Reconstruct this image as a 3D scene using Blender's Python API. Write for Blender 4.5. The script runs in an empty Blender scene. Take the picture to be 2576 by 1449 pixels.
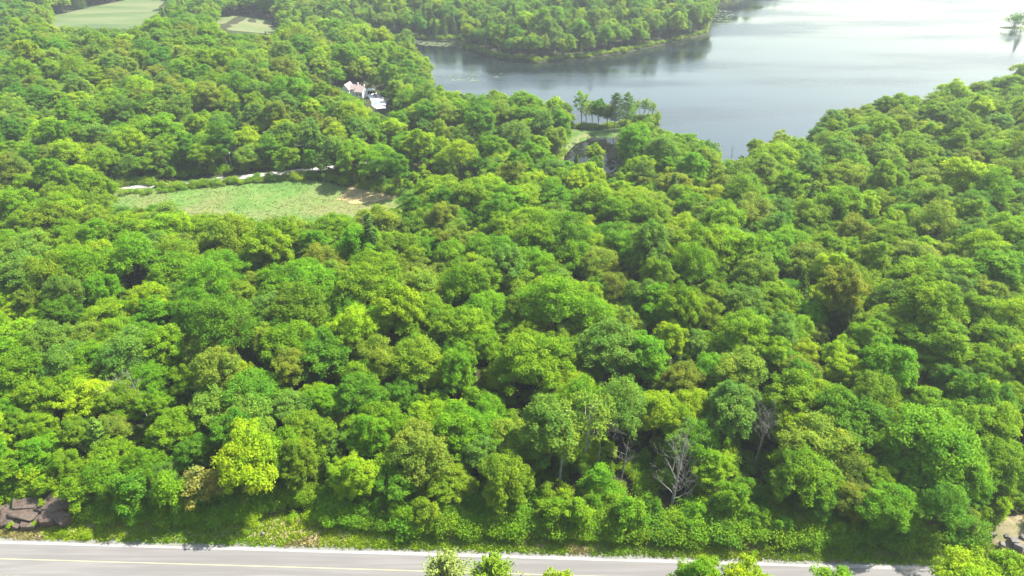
import bpy, bmesh, math, random
import numpy as np
from mathutils import Vector, Matrix
from mathutils.geometry import delaunay_2d_cdt

sc = bpy.context.scene
COL = sc.collection
R = math.radians
random.seed(7)
RS = np.random.RandomState(11)

# ------------------------------------------------------------------ camera, sky, sun, exposure
CAM_H, PITCH, FPX = 110.0, R(31.0), 692.0 / 1024.0          # focal length in picture widths
cam_d = bpy.data.cameras.new("camera")
cam = bpy.data.objects.new("camera", cam_d)
COL.objects.link(cam)
cam.location = (0, 0, CAM_H)
cam.rotation_euler = (R(90) - PITCH, 0, 0)
cam_d.sensor_width = 36.0
cam_d.lens = 36.0 * FPX
cam_d.clip_start = 1.0
cam_d.clip_end = 12000.0
sc.camera = cam

SUN_EL, SUN_AZ = R(54.0), R(68.0)                           # azimuth from +Y towards +X
world = bpy.data.worlds.new("World")
sc.world = world
world.use_nodes = True
wn = world.node_tree
wn.nodes.clear()
sky = wn.nodes.new("ShaderNodeTexSky")
sky.sky_type = 'NISHITA'
sky.sun_disc = False
sky.sun_elevation = SUN_EL
sky.sun_rotation = SUN_AZ
sky.altitude = 200
sky.air_density = 2.0
sky.dust_density = 2.2
sky.ozone_density = 1.0
bg = wn.nodes.new("ShaderNodeBackground")
bg.inputs["Strength"].default_value = 0.092
wo = wn.nodes.new("ShaderNodeOutputWorld")
wn.links.new(sky.outputs[0], bg.inputs[0])
wn.links.new(bg.outputs[0], wo.inputs[0])

sun_d = bpy.data.lights.new("sun", 'SUN')
sun_d.energy = 5.0
sun_d.angle = R(0.53)
sun_d.color = (1.0, 0.955, 0.88)
sun = bpy.data.objects.new("sun", sun_d)
COL.objects.link(sun)
to_sun = Vector((math.sin(SUN_AZ) * math.cos(SUN_EL), math.cos(SUN_AZ) * math.cos(SUN_EL), math.sin(SUN_EL)))
sun.rotation_euler = to_sun.to_track_quat('Z', 'Y').to_euler()
sun.location = (200, 200, 400)

sc.view_settings.view_transform = 'Standard'
sc.view_settings.look = 'None'
sc.view_settings.gamma = 1.0
sc.view_settings.use_curve_mapping = False
sc.view_settings.exposure = 1.85
sc.render.engine = 'CYCLES'
cy = sc.cycles
cy.max_bounces = 6
cy.diffuse_bounces = 3
cy.transmission_bounces = 4
cy.glossy_bounces = 2
cy.volume_bounces = 0
cy.use_denoising = True
cy.denoiser = 'OPENIMAGEDENOISE'
cy.denoising_input_passes = 'RGB_ALBEDO_NORMAL'
cy.denoising_prefilter = 'ACCURATE'
cy.sample_clamp_indirect = 6.0

# ------------------------------------------------------------------ small helpers
PW = 2576.0                                                  # survey picture width: x, y below are read off a 2576 x 1449 print


def project(x, y, z):
    """world -> survey picture (numpy friendly); also the depth along the view axis."""
    dz = z - CAM_H
    fwd = y * math.cos(PITCH) - dz * math.sin(PITCH)
    up = y * math.sin(PITCH) + dz * math.cos(PITCH)
    f = FPX * PW
    fw = np.maximum(fwd, 1e-3)
    return 1288 + f * x / fw, 724.5 - f * up / fw, fwd


def in_poly(px, py, poly):
    px = np.asarray(px, float)
    py = np.asarray(py, float)
    inside = np.zeros(px.shape, bool)
    n = len(poly)
    for i in range(n):
        x0, y0 = poly[i]
        x1, y1 = poly[(i + 1) % n]
        c = (y0 > py) != (y1 > py)
        with np.errstate(divide='ignore', invalid='ignore'):
            xi = (x1 - x0) * (py - y0) / (y1 - y0 + 1e-12) + x0
        inside ^= c & (px < xi)
    return inside


def dist_poly(px, py, pts, closed=True):
    px = np.asarray(px, float)
    py = np.asarray(py, float)
    d = np.full(px.shape, 1e9)
    n = len(pts)
    for i in range(n if closed else n - 1):
        ax, ay = pts[i]
        bx, by = pts[(i + 1) % n]
        vx, vy = bx - ax, by - ay
        t = np.clip(((px - ax) * vx + (py - ay) * vy) / (vx * vx + vy * vy + 1e-9), 0, 1)
        d = np.minimum(d, np.hypot(px - ax - t * vx, py - ay - t * vy))
    return d


def sstep(a, b, x):
    t = np.clip((np.asarray(x, float) - a) / (b - a), 0, 1)
    return t * t * (3 - 2 * t)


LAKE_Z, POND_Z = -8.0, -7.4


def flat(px, py, z):
    """point of the level z seen at survey position (px, py)"""
    f = FPX * PW
    u = (px - 1288) / f
    v = (724.5 - py) / f
    dy = math.cos(PITCH) + v * math.sin(PITCH)
    dz = -math.sin(PITCH) + v * math.cos(PITCH)
    t = (z - CAM_H) / dz
    return (u * t, dy * t)


def flats(pts, z):
    return [flat(x, y, z) for x, y in pts]


# ------------------------------------------------------------------ the lie of the land (metres)
LAKE = [(-190, 640), (-112, 612)] + flats([(1080, 103), (1162, 100), (1165, 122), (1250, 146), (1350, 158), (1480, 146),
        (1580, 131), (1690, 108), (1780, 86), (1792, 40), (1805, 14)], LAKE_Z) + \
       [(262, 815), (420, 1050), (900, 1300), (1300, 900), (900, 520), (560, 520), (400, 470), (285, 415), (196, 362), (128, 322),
        (108, 306), (96, 306), (88, 322), (84, 345)] + \
       flats([(1634, 318), (1653, 313), (1652, 303), (1592, 302), (1560, 318), (1500, 324), (1444, 322)], LAKE_Z) + \
       [(28, 372), (5, 385), (-20, 392), (-40, 405), (-52, 425), (-50, 455), (-62, 495), (-88, 545), (-130, 590), (-195, 622)]
POND = flats([(1418, 392), (1446, 362), (1492, 345), (1552, 346), (1560, 372), (1558, 402), (1548, 432), (1520, 440),
              (1480, 444), (1468, 452), (1428, 450), (1410, 430)], POND_Z)
MEADOW = flats([(248, 512), (262, 492), (345, 472)], -4.0) + [(-142, 266), (-120, 271), (-85, 278), (-62, 270), (-46, 262), (-34, 254), (-38, 245), (-52, 238), (-70, 230),
          (-92, 223), (-115, 225), (-140, 236)]
FIELD = flats([(118, 72), (120, 42), (200, 24), (317, 2), (335, -26), (420, -50), (500, -36), (405, 8), (392, 36), (352, 72)], 0.0)
FIELD_B = flats([(545, 76), (550, 44), (600, 38), (690, 42), (694, 74)], 0.0)
GRAVEL = [(-330, 292), (-260, 281), (-217, 275), (-185, 270), (-158, 269.5), (-147, 271), (-130, 276), (-112, 281.5), (-96, 286),
          (-80, 291), (-62, 299), (-45, 312), (-20, 330)]
PATH = flats([(1478, 338), (1452, 350), (1436, 366), (1424, 384), (1412, 410), (1400, 428), (1394, 448), (1396, 470)], -6.5)
ROAD_S = -0.0348


def road_y(x):                                              # far edge of the asphalt
    return 84.95 + ROAD_S * x + 0.00004 * x * np.abs(x) * 0.3


def hgt(x, y):
    x = np.asarray(x, float)
    y = np.asarray(y, float)
    g = lambda cx, cy, sx, sy: np.exp(-((x - cx) / sx) ** 2 - ((y - cy) / sy) ** 2)
    h = 15 * g(-240, 430, 130, 95) + 10 * g(-120, 350, 60, 40) * 0.4 + 9 * g(240, 250, 110, 90) + 16 * g(-30, 860, 420, 160) + 10 * g(60, 660, 90, 60)
    h = h + 4.0 * g(-60, 150, 90, 35) + 3.5 * g(90, 165, 80, 40) + 1.6 * np.sin(x * 0.043 + 1.3) * np.sin(y * 0.037 + 0.4)
    h = h - 3.5 * sstep(150, 260, y)
    # level ground: the road, the meadow, the far field, the gravel road
    k = sstep(4.0, 26.0, y - road_y(x))
    h = h * k
    ins = in_poly(x, y, MEADOW)
    k = np.where(ins, 0, sstep(0, 35, dist_poly(x, y, MEADOW)))
    h = h * k + (-4.0) * (1 - k)
    k = sstep(3, 28, dist_poly(x, y, GRAVEL, False))
    h = h * k + (-2.6) * (1 - k)
    for fld in (FIELD, FIELD_B):
        ins = in_poly(x, y, fld)
        k = np.where(ins, 0, sstep(0, 60, dist_poly(x, y, fld)))
        h = h * k
    k = sstep(17, 42, np.hypot(x + 86, y - 394))               # the house stands on a levelled pad
    h = h * k + (-3.2) * (1 - k)
    k = sstep(3, 22, dist_poly(x, y, PATH, False))
    h = h * k + (-6.3) * (1 - k)
    # water basins
    wet = []
    for poly, wz, rim in ((LAKE, LAKE_Z, 55.0), (POND, POND_Z, 16.0)):
        ins = in_poly(x, y, poly)
        d = dist_poly(x, y, poly)
        k = sstep(0, rim, d)
        out = (wz + 0.5 * np.minimum(d, 2.0)) * (1 - k) + h * k
        h = np.maximum(out, wz + 0.02 + 0.1 * np.minimum(d, 4))
        wet.append((ins, wz - np.minimum(d * 0.35, 3.0)))
    for ins, bed in wet:
        h = np.where(ins, bed, h)
    return h


HX0, HY0, HS = -800.0, 60.0, 4.0
_gx, _gy = np.meshgrid(np.arange(-800, 841, HS), np.arange(60, 1121, HS))
HGRID = hgt(_gx.ravel(), _gy.ravel()).reshape(_gx.shape)


def hg(x, y):
    """terrain height at one place, looked up on a 4 m grid"""
    u = min(max((x - HX0) / HS, 0), HGRID.shape[1] - 1.001)
    v = min(max((y - HY0) / HS, 0), HGRID.shape[0] - 1.001)
    i, j = int(u), int(v)
    a, b = u - i, v - j
    return float((HGRID[j, i] * (1 - a) + HGRID[j, i + 1] * a) * (1 - b) + (HGRID[j + 1, i] * (1 - a) + HGRID[j + 1, i + 1] * a) * b)


def ground_at(px, py, above=0.0):
    """where the sight line through a survey position comes within `above` metres of the terrain"""
    z = above
    for _ in range(14):
        x, y = flat(px, py, z)
        z = 0.5 * z + 0.5 * (hg(x, y) + above)
    x, y = flat(px, py, z)
    return x, y, hg(x, y)


def mesh_obj(name, verts, faces, mats, parent=None, smooth=False, attrs=None, mat_idx=None):
    me = mesh_np(name, np.asarray(verts, float), faces, mats, smooth, attrs, mat_idx)
    return link(name, me, parent)


def mesh_np(name, verts, faces, mats, smooth=False, attrs=None, mat_idx=None):
    me = bpy.data.meshes.new(name)
    if isinstance(faces, np.ndarray):
        n, k = faces.shape
        me.vertices.add(len(verts))
        me.vertices.foreach_set("co", verts.ravel())
        me.loops.add(n * k)
        me.loops.foreach_set("vertex_index", faces.ravel().astype(np.int32))
        me.polygons.add(n)
        me.polygons.foreach_set("loop_start", np.arange(0, n * k, k, dtype=np.int32))
        me.polygons.foreach_set("loop_total", np.full(n, k, np.int32))
    else:
        me.from_pydata([tuple(v) for v in verts], [], faces)
    for m in (mats if isinstance(mats, (list, tuple)) else [mats]):
        me.materials.append(m)
    if mat_idx is not None:
        me.polygons.foreach_set("material_index", np.asarray(mat_idx, np.int32))
    if smooth:
        me.polygons.foreach_set("use_smooth", np.ones(len(me.polygons), bool))
    for an, arr in (attrs or {}).items():
        arr = np.asarray(arr, np.float32)
        if arr.ndim == 1:
            a = me.attributes.new(an, 'FLOAT', 'FACE')
            a.data.foreach_set("value", arr)
        else:
            a = me.attributes.new(an, 'FLOAT_COLOR', 'FACE')
            a.data.foreach_set("color", np.c_[arr, np.ones(len(arr))].astype(np.float32).ravel())
    me.update(calc_edges=True)
    return me


def link(name, me, parent=None, loc=None):
    o = bpy.data.objects.new(name, me)
    COL.objects.link(o)
    if parent is not None:
        o.parent = parent
    if loc is not None:
        o.location = loc
    return o


def tag(o, label, cat=None, group=None, kind=None):
    if label:
        o["label"] = label
    if cat:
        o["category"] = cat
    if group:
        o["group"] = group
    if kind:
        o["kind"] = kind
    return o


def thing(name, label, cat, loc, rz=0.0, scale=1.0, group=None):
    o = bpy.data.objects.new(name, None)
    COL.objects.link(o)
    o.empty_display_size = 0.5
    o.location = loc
    o.rotation_euler = (0, 0, rz)
    o.scale = (scale, scale, scale) if not isinstance(scale, (tuple, list)) else scale
    return tag(o, label, cat, group)


# ------------------------------------------------------------------ materials
def new_mat(name):
    m = bpy.data.materials.new(name)
    m.use_nodes = True
    nt = m.node_tree
    nt.nodes.clear()
    out = nt.nodes.new("ShaderNodeOutputMaterial")
    return m, nt, nt.nodes, nt.links, out


def noise_mat(name, cols, scale, detail=6, rough=0.9, bump=0.0, bump_scale=None, stops=None, scale2=None, mix2=None, spec=0.2, stretch=None):
    m, nt, N, L, out = new_mat(name)
    tc = N.new("ShaderNodeTexCoord")
    co = tc.outputs["Object"]
    if stretch:
        mp = N.new("ShaderNodeMapping")
        mp.inputs["Scale"].default_value = stretch
        L.new(co, mp.inputs[0])
        co = mp.outputs[0]
    nz = N.new("ShaderNodeTexNoise")
    nz.inputs["Scale"].default_value = scale
    nz.inputs["Detail"].default_value = detail
    nz.inputs["Roughness"].default_value = 0.62
    L.new(co, nz.inputs["Vector"])
    rp = N.new("ShaderNodeValToRGB")
    el = rp.color_ramp.elements
    stops = stops or [0.3 + 0.4 * i / (len(cols) - 1) for i in range(len(cols))]
    while len(el) < len(cols):
        el.new(0.5)
    for e, c, s in zip(el, cols, stops):
        e.position = s
        e.color = (*c, 1)
    L.new(nz.outputs[0], rp.inputs[0])
    col = rp.outputs[0]
    if scale2:
        n2 = N.new("ShaderNodeTexNoise")
        n2.inputs["Scale"].default_value = scale2
        n2.inputs["Detail"].default_value = 4
        L.new(co, n2.inputs["Vector"])
        r2 = N.new("ShaderNodeValToRGB")
        r2.color_ramp.elements[0].position = 0.42
        r2.color_ramp.elements[1].position = 0.6
        L.new(n2.outputs[0], r2.inputs[0])
        mx = N.new("ShaderNodeMix")
        mx.data_type = 'RGBA'
        mx.inputs["B"].default_value = (*mix2, 1)
        L.new(r2.outputs[0], mx.inputs["Factor"])
        L.new(col, mx.inputs["A"])
        col = mx.outputs["Result"]
    p = N.new("ShaderNodeBsdfPrincipled")
    p.inputs["Roughness"].default_value = rough
    p.inputs["Specular IOR Level"].default_value = spec
    L.new(col, p.inputs["Base Color"])
    if bump:
        nb = N.new("ShaderNodeTexNoise")
        nb.inputs["Scale"].default_value = bump_scale or scale * 3
        nb.inputs["Detail"].default_value = 6
        L.new(tc.outputs["Object"], nb.inputs["Vector"])
        b = N.new("ShaderNodeBump")
        b.inputs["Strength"].default_value = bump
        b.inputs["Distance"].default_value = 0.2
        L.new(nb.outputs[0], b.inputs["Height"])
        L.new(b.outputs[0], p.inputs["Normal"])
    L.new(p.outputs[0], out.inputs[0])
    return m


def leaf_mat(name, transl=0.48, warm=(1.25, 1.12, 0.55)):
    """leaf tint: per tree from the tree's own "tint", times per clump and per leaf variation stored on the faces"""
    m, nt, N, L, out = new_mat(name)
    at = N.new("ShaderNodeAttribute")
    at.attribute_type = 'INSTANCER'
    at.attribute_name = "tint"
    va = N.new("ShaderNodeAttribute")
    va.attribute_type = 'GEOMETRY'
    va.attribute_name = "vary"
    mul = N.new("ShaderNodeMix")
    mul.data_type = 'RGBA'
    mul.blend_type = 'MULTIPLY'
    mul.inputs["Factor"].default_value = 1.0
    L.new(at.outputs["Color"], mul.inputs["A"])
    L.new(va.outputs["Color"], mul.inputs["B"])
    p = N.new("ShaderNodeBsdfPrincipled")
    p.inputs["Roughness"].default_value = 0.6
    p.inputs["Specular IOR Level"].default_value = 0.1
    L.new(mul.outputs["Result"], p.inputs["Base Color"])
    m2 = N.new("ShaderNodeMix")
    m2.data_type = 'RGBA'
    m2.blend_type = 'MULTIPLY'
    m2.inputs["Factor"].default_value = 1.0
    m2.inputs["B"].default_value = (*warm, 1)
    L.new(mul.outputs["Result"], m2.inputs["A"])
    t = N.new("ShaderNodeBsdfTranslucent")
    L.new(m2.outputs["Result"], t.inputs["Color"])
    ms = N.new("ShaderNodeMixShader")
    ms.inputs[0].default_value = transl
    L.new(p.outputs[0], ms.inputs[1])
    L.new(t.outputs[0], ms.inputs[2])
    L.new(ms.outputs[0], out.inputs[0])
    return m


M_LEAF = leaf_mat("leaves")
M_NEEDLE = leaf_mat("needles", 0.15, (1.0, 1.0, 0.7))
M_BARK = noise_mat("bark", [(0.03, 0.024, 0.018), (0.075, 0.06, 0.048), (0.12, 0.10, 0.085)], 1.6, rough=0.95, stretch=(4, 4, 0.6))
M_BIRCH = noise_mat("birch_bark", [(0.07, 0.06, 0.05), (0.32, 0.31, 0.28), (0.42, 0.40, 0.37)], 2.2, rough=0.8, stops=[0.3, 0.42, 0.7], stretch=(1, 1, 3))
M_DEAD = noise_mat("dead_wood", [(0.10, 0.085, 0.075), (0.20, 0.18, 0.165), (0.29, 0.27, 0.25)], 1.5, rough=0.95, stretch=(3, 3, 0.7))
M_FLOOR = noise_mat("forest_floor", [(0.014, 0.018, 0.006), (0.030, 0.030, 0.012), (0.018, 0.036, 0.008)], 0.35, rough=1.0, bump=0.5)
M_MEADOW = noise_mat("meadow_grass", [(0.05, 0.11, 0.018), (0.075, 0.14, 0.026), (0.11, 0.145, 0.04)], 0.06, rough=1.0, bump=0.6, bump_scale=1.5,
                     scale2=0.035, mix2=(0.115, 0.13, 0.042))
M_FIELD = noise_mat("hay_field", [(0.034, 0.064, 0.016), (0.070, 0.098, 0.032), (0.115, 0.115, 0.055)], 0.03, rough=1.0, bump=0.5, bump_scale=0.8,
                    stretch=(0.35, 1.6, 1))
M_VERGE = noise_mat("verge_soil_and_grass", [(0.05, 0.09, 0.015), (0.12, 0.18, 0.03), (0.20, 0.19, 0.07)], 0.45, rough=1.0, bump=0.8,
                    scale2=0.16, mix2=(0.19, 0.16, 0.08))
M_ASPHALT = noise_mat("asphalt", [(0.108, 0.102, 0.096), (0.130, 0.124, 0.117), (0.152, 0.145, 0.137)], 0.5, detail=10, rough=0.9, bump=0.15, bump_scale=30,
                      stretch=(0.06, 1.3, 1), scale2=0.9, mix2=(0.112, 0.106, 0.100))
M_GRAVEL = noise_mat("shoulder_gravel", [(0.085, 0.082, 0.07), (0.14, 0.136, 0.125), (0.19, 0.183, 0.17)], 1.4, detail=10, rough=1.0, bump=0.6, bump_scale=9,
                     scale2=0.8, mix2=(0.15, 0.155, 0.12))
M_PALE = noise_mat("pale_fine_gravel", [(0.17, 0.16, 0.15), (0.225, 0.213, 0.203), (0.27, 0.257, 0.247)], 0.8, detail=10, rough=1.0, bump=0.4, bump_scale=12)
M_LANE = noise_mat("gravel_lane", [(0.22, 0.205, 0.17), (0.32, 0.31, 0.28), (0.38, 0.37, 0.35)], 0.5, rough=1.0, bump=0.4)
M_YELLOW = noise_mat("yellow_line_paint", [(0.27, 0.235, 0.12), (0.34, 0.295, 0.16), (0.22, 0.20, 0.125)], 2.5, rough=0.7)
M_PATHM = noise_mat("tan_path", [(0.07, 0.11, 0.02), (0.11, 0.12, 0.04), (0.15, 0.125, 0.065)], 0.3, rough=1.0, bump=0.4)
M_SAND = noise_mat("sandy_bank", [(0.07, 0.10, 0.02), (0.14, 0.12, 0.065), (0.19, 0.15, 0.10)], 0.5, rough=1.0, bump=0.7)
M_ROCK = noise_mat("outcrop_rock", [(0.02, 0.015, 0.012), (0.080, 0.056, 0.042), (0.145, 0.105, 0.080)], 0.7, detail=12, rough=0.95, bump=1.0, bump_scale=2.2,
                   scale2=0.9, mix2=(0.075, 0.060, 0.048))
M_ROCK2 = noise_mat("grey_rock", [(0.06, 0.052, 0.048), (0.12, 0.11, 0.10), (0.18, 0.17, 0.16)], 0.9, detail=9, rough=0.9, bump=0.7, bump_scale=3.0)
M_ROOF = noise_mat("roof_shingles", [(0.17, 0.13, 0.12), (0.24, 0.185, 0.17), (0.28, 0.225, 0.21)], 1.2, rough=0.9, stretch=(1, 1, 5))
M_WHITE = noise_mat("white_paint", [(0.46, 0.455, 0.44), (0.56, 0.55, 0.54), (0.62, 0.62, 0.61)], 0.7, rough=0.6)
M_DARK = noise_mat("dark_furniture", [(0.03, 0.03, 0.035), (0.06, 0.06, 0.06), (0.08, 0.08, 0.08)], 3.0, rough=0.6)
M_GLASS = noise_mat("window_glass", [(0.02, 0.03, 0.04), (0.03, 0.04, 0.05), (0.04, 0.05, 0.06)], 0.5, rough=0.08, spec=0.6)
M_POOL = noise_mat("pool_water", [(0.10, 0.42, 0.45), (0.16, 0.52, 0.55), (0.2, 0.58, 0.6)], 0.6, rough=0.06, spec=0.5)
M_POLE = noise_mat("grey_pole_wood", [(0.24, 0.22, 0.2), (0.36, 0.34, 0.31), (0.45, 0.43, 0.40)], 1.2, rough=0.9, stretch=(3, 3, 0.5))
M_WIRE = noise_mat("wire_metal", [(0.30, 0.31, 0.31), (0.42, 0.43, 0.43), (0.5, 0.5, 0.5)], 1.0, rough=0.5)
M_SPIT = noise_mat("spit_grass", [(0.03, 0.07, 0.010), (0.055, 0.105, 0.018), (0.095, 0.11, 0.035)], 0.25, rough=1.0, bump=0.6)
M_TAN = noise_mat("straw_tan_grass", [(0.17, 0.14, 0.05), (0.25, 0.20, 0.09), (0.31, 0.25, 0.125)], 0.25, rough=1.0, bump=0.6)
M_PAD = noise_mat("lily_pads", [(0.05, 0.07, 0.03), (0.09, 0.11, 0.05), (0.13, 0.14, 0.08)], 0.3, rough=0.4)


def water_mat(name, base, ripple, scale, rough_lo, rough_hi, ior=1.333):
    m, nt, N, L, out = new_mat(name)
    tc = N.new("ShaderNodeTexCoord")
    mp = N.new("ShaderNodeMapping")
    mp.inputs["Scale"].default_value = (0.6, 1.4, 1.0)
    mp.inputs["Rotation"].default_value = (0, 0, R(18))
    L.new(tc.outputs["Object"], mp.inputs[0])
    nz = N.new("ShaderNodeTexNoise")
    nz.inputs["Scale"].default_value = scale
    nz.inputs["Detail"].default_value = 5
    L.new(mp.outputs[0], nz.inputs["Vector"])
    big = N.new("ShaderNodeTexNoise")                        # wind streaks: calm and rippled lanes
    mp2 = N.new("ShaderNodeMapping")
    mp2.inputs["Scale"].default_value = (0.25, 1.0, 1.0)
    mp2.inputs["Rotation"].default_value = (0, 0, R(-24))
    L.new(tc.outputs["Object"], mp2.inputs[0])
    L.new(mp2.outputs[0], big.inputs["Vector"])
    big.inputs["Scale"].default_value = 0.022
    big.inputs["Detail"].default_value = 5
    mr = N.new("ShaderNodeMapRange")
    mr.inputs["From Min"].default_value = 0.38
    mr.inputs["From Max"].default_value = 0.64
    mr.inputs["To Min"].default_value = rough_lo
    mr.inputs["To Max"].default_value = rough_hi
    L.new(big.outputs[0], mr.inputs["Value"])
    b = N.new("ShaderNodeBump")
    b.inputs["Strength"].default_value = ripple
    b.inputs["Distance"].default_value = 0.08
    L.new(nz.outputs[0], b.inputs["Height"])
    p = N.new("ShaderNodeBsdfPrincipled")
    p.inputs["Base Color"].default_value = (*base, 1)
    p.inputs["IOR"].default_value = ior
    L.new(mr.outputs[0], p.inputs["Roughness"])
    L.new(b.outputs[0], p.inputs["Normal"])
    L.new(p.outputs[0], out.inputs[0])
    return m


M_LAKE = water_mat("lake_water", (0.006, 0.010, 0.011), 0.22, 0.9, 0.04, 0.32, 1.78)
M_POND = water_mat("pond_water", (0.006, 0.007, 0.004), 0.08, 0.5, 0.02, 0.06, 1.2)

# ------------------------------------------------------------------ ground, water, roads
def grid_ground():
    xs = np.concatenate([np.arange(-1700, -640, 60), np.arange(-640, 760, 4.0), np.arange(760, 1701, 60)])
    ys = np.concatenate([np.arange(-300, 60, 30), np.arange(60, 130, 2.0), np.arange(130, 900, 4.0), np.arange(900, 2201, 50)])
    X, Y = np.meshgrid(xs, ys)
    Z = hgt(X.ravel(), Y.ravel())
    near = (Y.ravel() < road_y(X.ravel()) + 3)
    Z = np.where(near, -0.35, Z)                             # the bed under road, shoulder and verge sheets
    V = np.c_[X.ravel(), Y.ravel(), Z]
    nx = len(xs)
    i, j = np.meshgrid(np.arange(len(xs) - 1), np.arange(len(ys) - 1))
    a = (j * nx + i).ravel()
    F = np.c_[a, a + 1, a + 1 + nx, a + nx]
    return tag(mesh_obj("ground", V, F, M_FLOOR, smooth=True), "dark leafy forest floor under the whole wood", kind="structure")


grid_ground()


def sheet(name, poly, mat, label, z=None, lift=0.06, step=6.0, wiggle=0.0, seed=0):
    """a sheet over the polygon, draped on the terrain (or level at z)"""
    rs = np.random.RandomState(seed)
    pts = []
    for i in range(len(poly)):
        a, b = poly[i], poly[(i + 1) % len(poly)]
        n = max(1, int(math.hypot(b[0] - a[0], b[1] - a[1]) / step))
        for k in range(n):
            t = k / n
            w = wiggle * (rs.rand(2) - 0.5) * 2
            pts.append((a[0] + (b[0] - a[0]) * t + w[0], a[1] + (b[1] - a[1]) * t + w[1]))
    nb = len(pts)
    P = np.array(pts)
    if z is None:
        gx, gy = np.meshgrid(np.arange(P[:, 0].min(), P[:, 0].max(), step), np.arange(P[:, 1].min(), P[:, 1].max(), step))
        gx, gy = gx.ravel(), gy.ravel()
        ok = in_poly(gx, gy, pts) & (dist_poly(gx, gy, pts) > step * 0.4)
        pts = pts + list(zip(gx[ok], gy[ok]))
    vs, es, fs, *_ = delaunay_2d_cdt([Vector(p) for p in pts], [], [list(range(nb))], 1, 1e-4)
    vx = np.array([v[0] for v in vs])
    vy = np.array([v[1] for v in vs])
    vz = hgt(vx, vy) + lift if z is None else np.full(len(vx), z)
    o = mesh_obj(name, np.c_[vx, vy, vz], [list(f) for f in fs], mat, smooth=True)
    if o.data.polygons and o.data.polygons[0].normal.z < 0:
        o.data.flip_normals()
    return tag(o, label, kind="structure")


sheet("lake", LAKE, M_LAKE, "wide pale lake with bright windblown water", z=LAKE_Z, step=12, wiggle=2.0, seed=1)
sheet("pond", POND, M_POND, "small dark pond mirroring trees beside the spit", z=POND_Z, step=3, wiggle=0.5, seed=2)
sheet("meadow", MEADOW, M_MEADOW, "green and straw coloured meadow in a clearing", step=5, wiggle=1.6, seed=3)
sheet("field", FIELD, M_FIELD, "larger far pale green field at the upper left", step=14, wiggle=3, seed=4)
sheet("field", FIELD_B, M_FIELD, "smaller far field right of the tree clump", step=12, wiggle=3, seed=15)


def ribbon(name, line, width, mat, label, lift=0.07, z=None, jag=0.0, seed=0, step=2.0, kind="structure"):
    rs = np.random.RandomState(seed)
    pts = []
    for a, b in zip(line[:-1], line[1:]):
        n = max(1, int(math.hypot(b[0] - a[0], b[1] - a[1]) / step))
        pts += [(a[0] + (b[0] - a[0]) * k / n, a[1] + (b[1] - a[1]) * k / n) for k in range(n)]
    pts.append(line[-1])
    P = np.array(pts)
    for _ in range(3):
        P[1:-1] = (P[:-2] + 2 * P[1:-1] + P[2:]) / 4
    T = np.gradient(P, axis=0)
    T /= np.linalg.norm(T, axis=1)[:, None]
    Nn = np.c_[-T[:, 1], T[:, 0]]
    w = width / 2
    Lf = P + Nn * (w + jag * (rs.rand(len(P), 1) - 0.5))
    Rt = P - Nn * (w + jag * (rs.rand(len(P), 1) - 0.5))
    Mid = P
    V, n = [], len(P)
    for Q in (Lf, Mid, Rt):
        zz = hgt(Q[:, 0], Q[:, 1]) + lift if z is None else np.full(n, z)
        V.append(np.c_[Q, zz])
    V = np.concatenate(V)
    F = np.array([[r * n + i + n, r * n + i + 1 + n, r * n + i + 1, r * n + i] for r in (0, 1) for i in range(n - 1)])
    return tag(mesh_obj(name, V, F, mat, smooth=True), label, kind=kind)


SPIT = flats([(1428, 324), (1500, 327), (1560, 321), (1596, 305), (1651, 305), (1651, 313), (1632, 320), (1640, 345), (1600, 350), (1566, 344), (1552, 345), (1492, 344), (1446, 361),
               (1417, 391), (1408, 430), (1396, 455), (1384, 440), (1398, 400), (1418, 362)], -6.8)
sheet("lake_spit", SPIT, M_SPIT, "grassy spit of land between the pond and the lake", step=2.5, wiggle=0.5, seed=14, lift=0.05)
sheet("dry_grass_patch", flats([(848, 503), (868, 480), (900, 464), (955, 469), (1022, 491), (1000, 500), (945, 509), (890, 512)], -4.0), M_TAN,
      "bare straw tan patch at the right end of the meadow", step=3, wiggle=1.2, seed=16, lift=0.12)
ribbon("gravel_road", GRAVEL, 4.4, M_LANE, "pale gravel lane behind the meadow", jag=1.2, seed=5)
ribbon("path", PATH, 3.4, M_PATHM, "tan worn path running beside the pond", jag=1.6, seed=6)

RX = np.arange(-260, 261, 1.5)


def strip(name, y0, y1, z, mat, label, jag0=0.0, jag1=0.0, seed=0, nrow=1):
    rs = np.random.RandomState(seed)
    n = len(RX)
    def rough(amp):
        if amp == 0:
            return 0
        r = rs.rand(n) - 0.5
        r2 = np.interp(np.arange(n), np.arange(0, n, 5), (rs.rand(len(np.arange(0, n, 5))) - 0.5))
        return amp * (r * 0.8 + r2 * 1.4)
    a = road_y(RX) + y0 + rough(jag0)
    b = road_y(RX) + y1 + rough(jag1)
    V = []
    for k in range(nrow + 1):
        t = k / nrow
        V.append(np.c_[RX, a * (1 - t) + b * t, np.full(n, z) if np.isscalar(z) else np.full(n, z[k])])
    V = np.concatenate(V)
    F = np.array([[k * n + i, k * n + i + 1, (k + 1) * n + i + 1, (k + 1) * n + i] for k in range(nrow) for i in range(n - 1)])
    return mesh_obj(name, V, F, mat, smooth=True)


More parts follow.
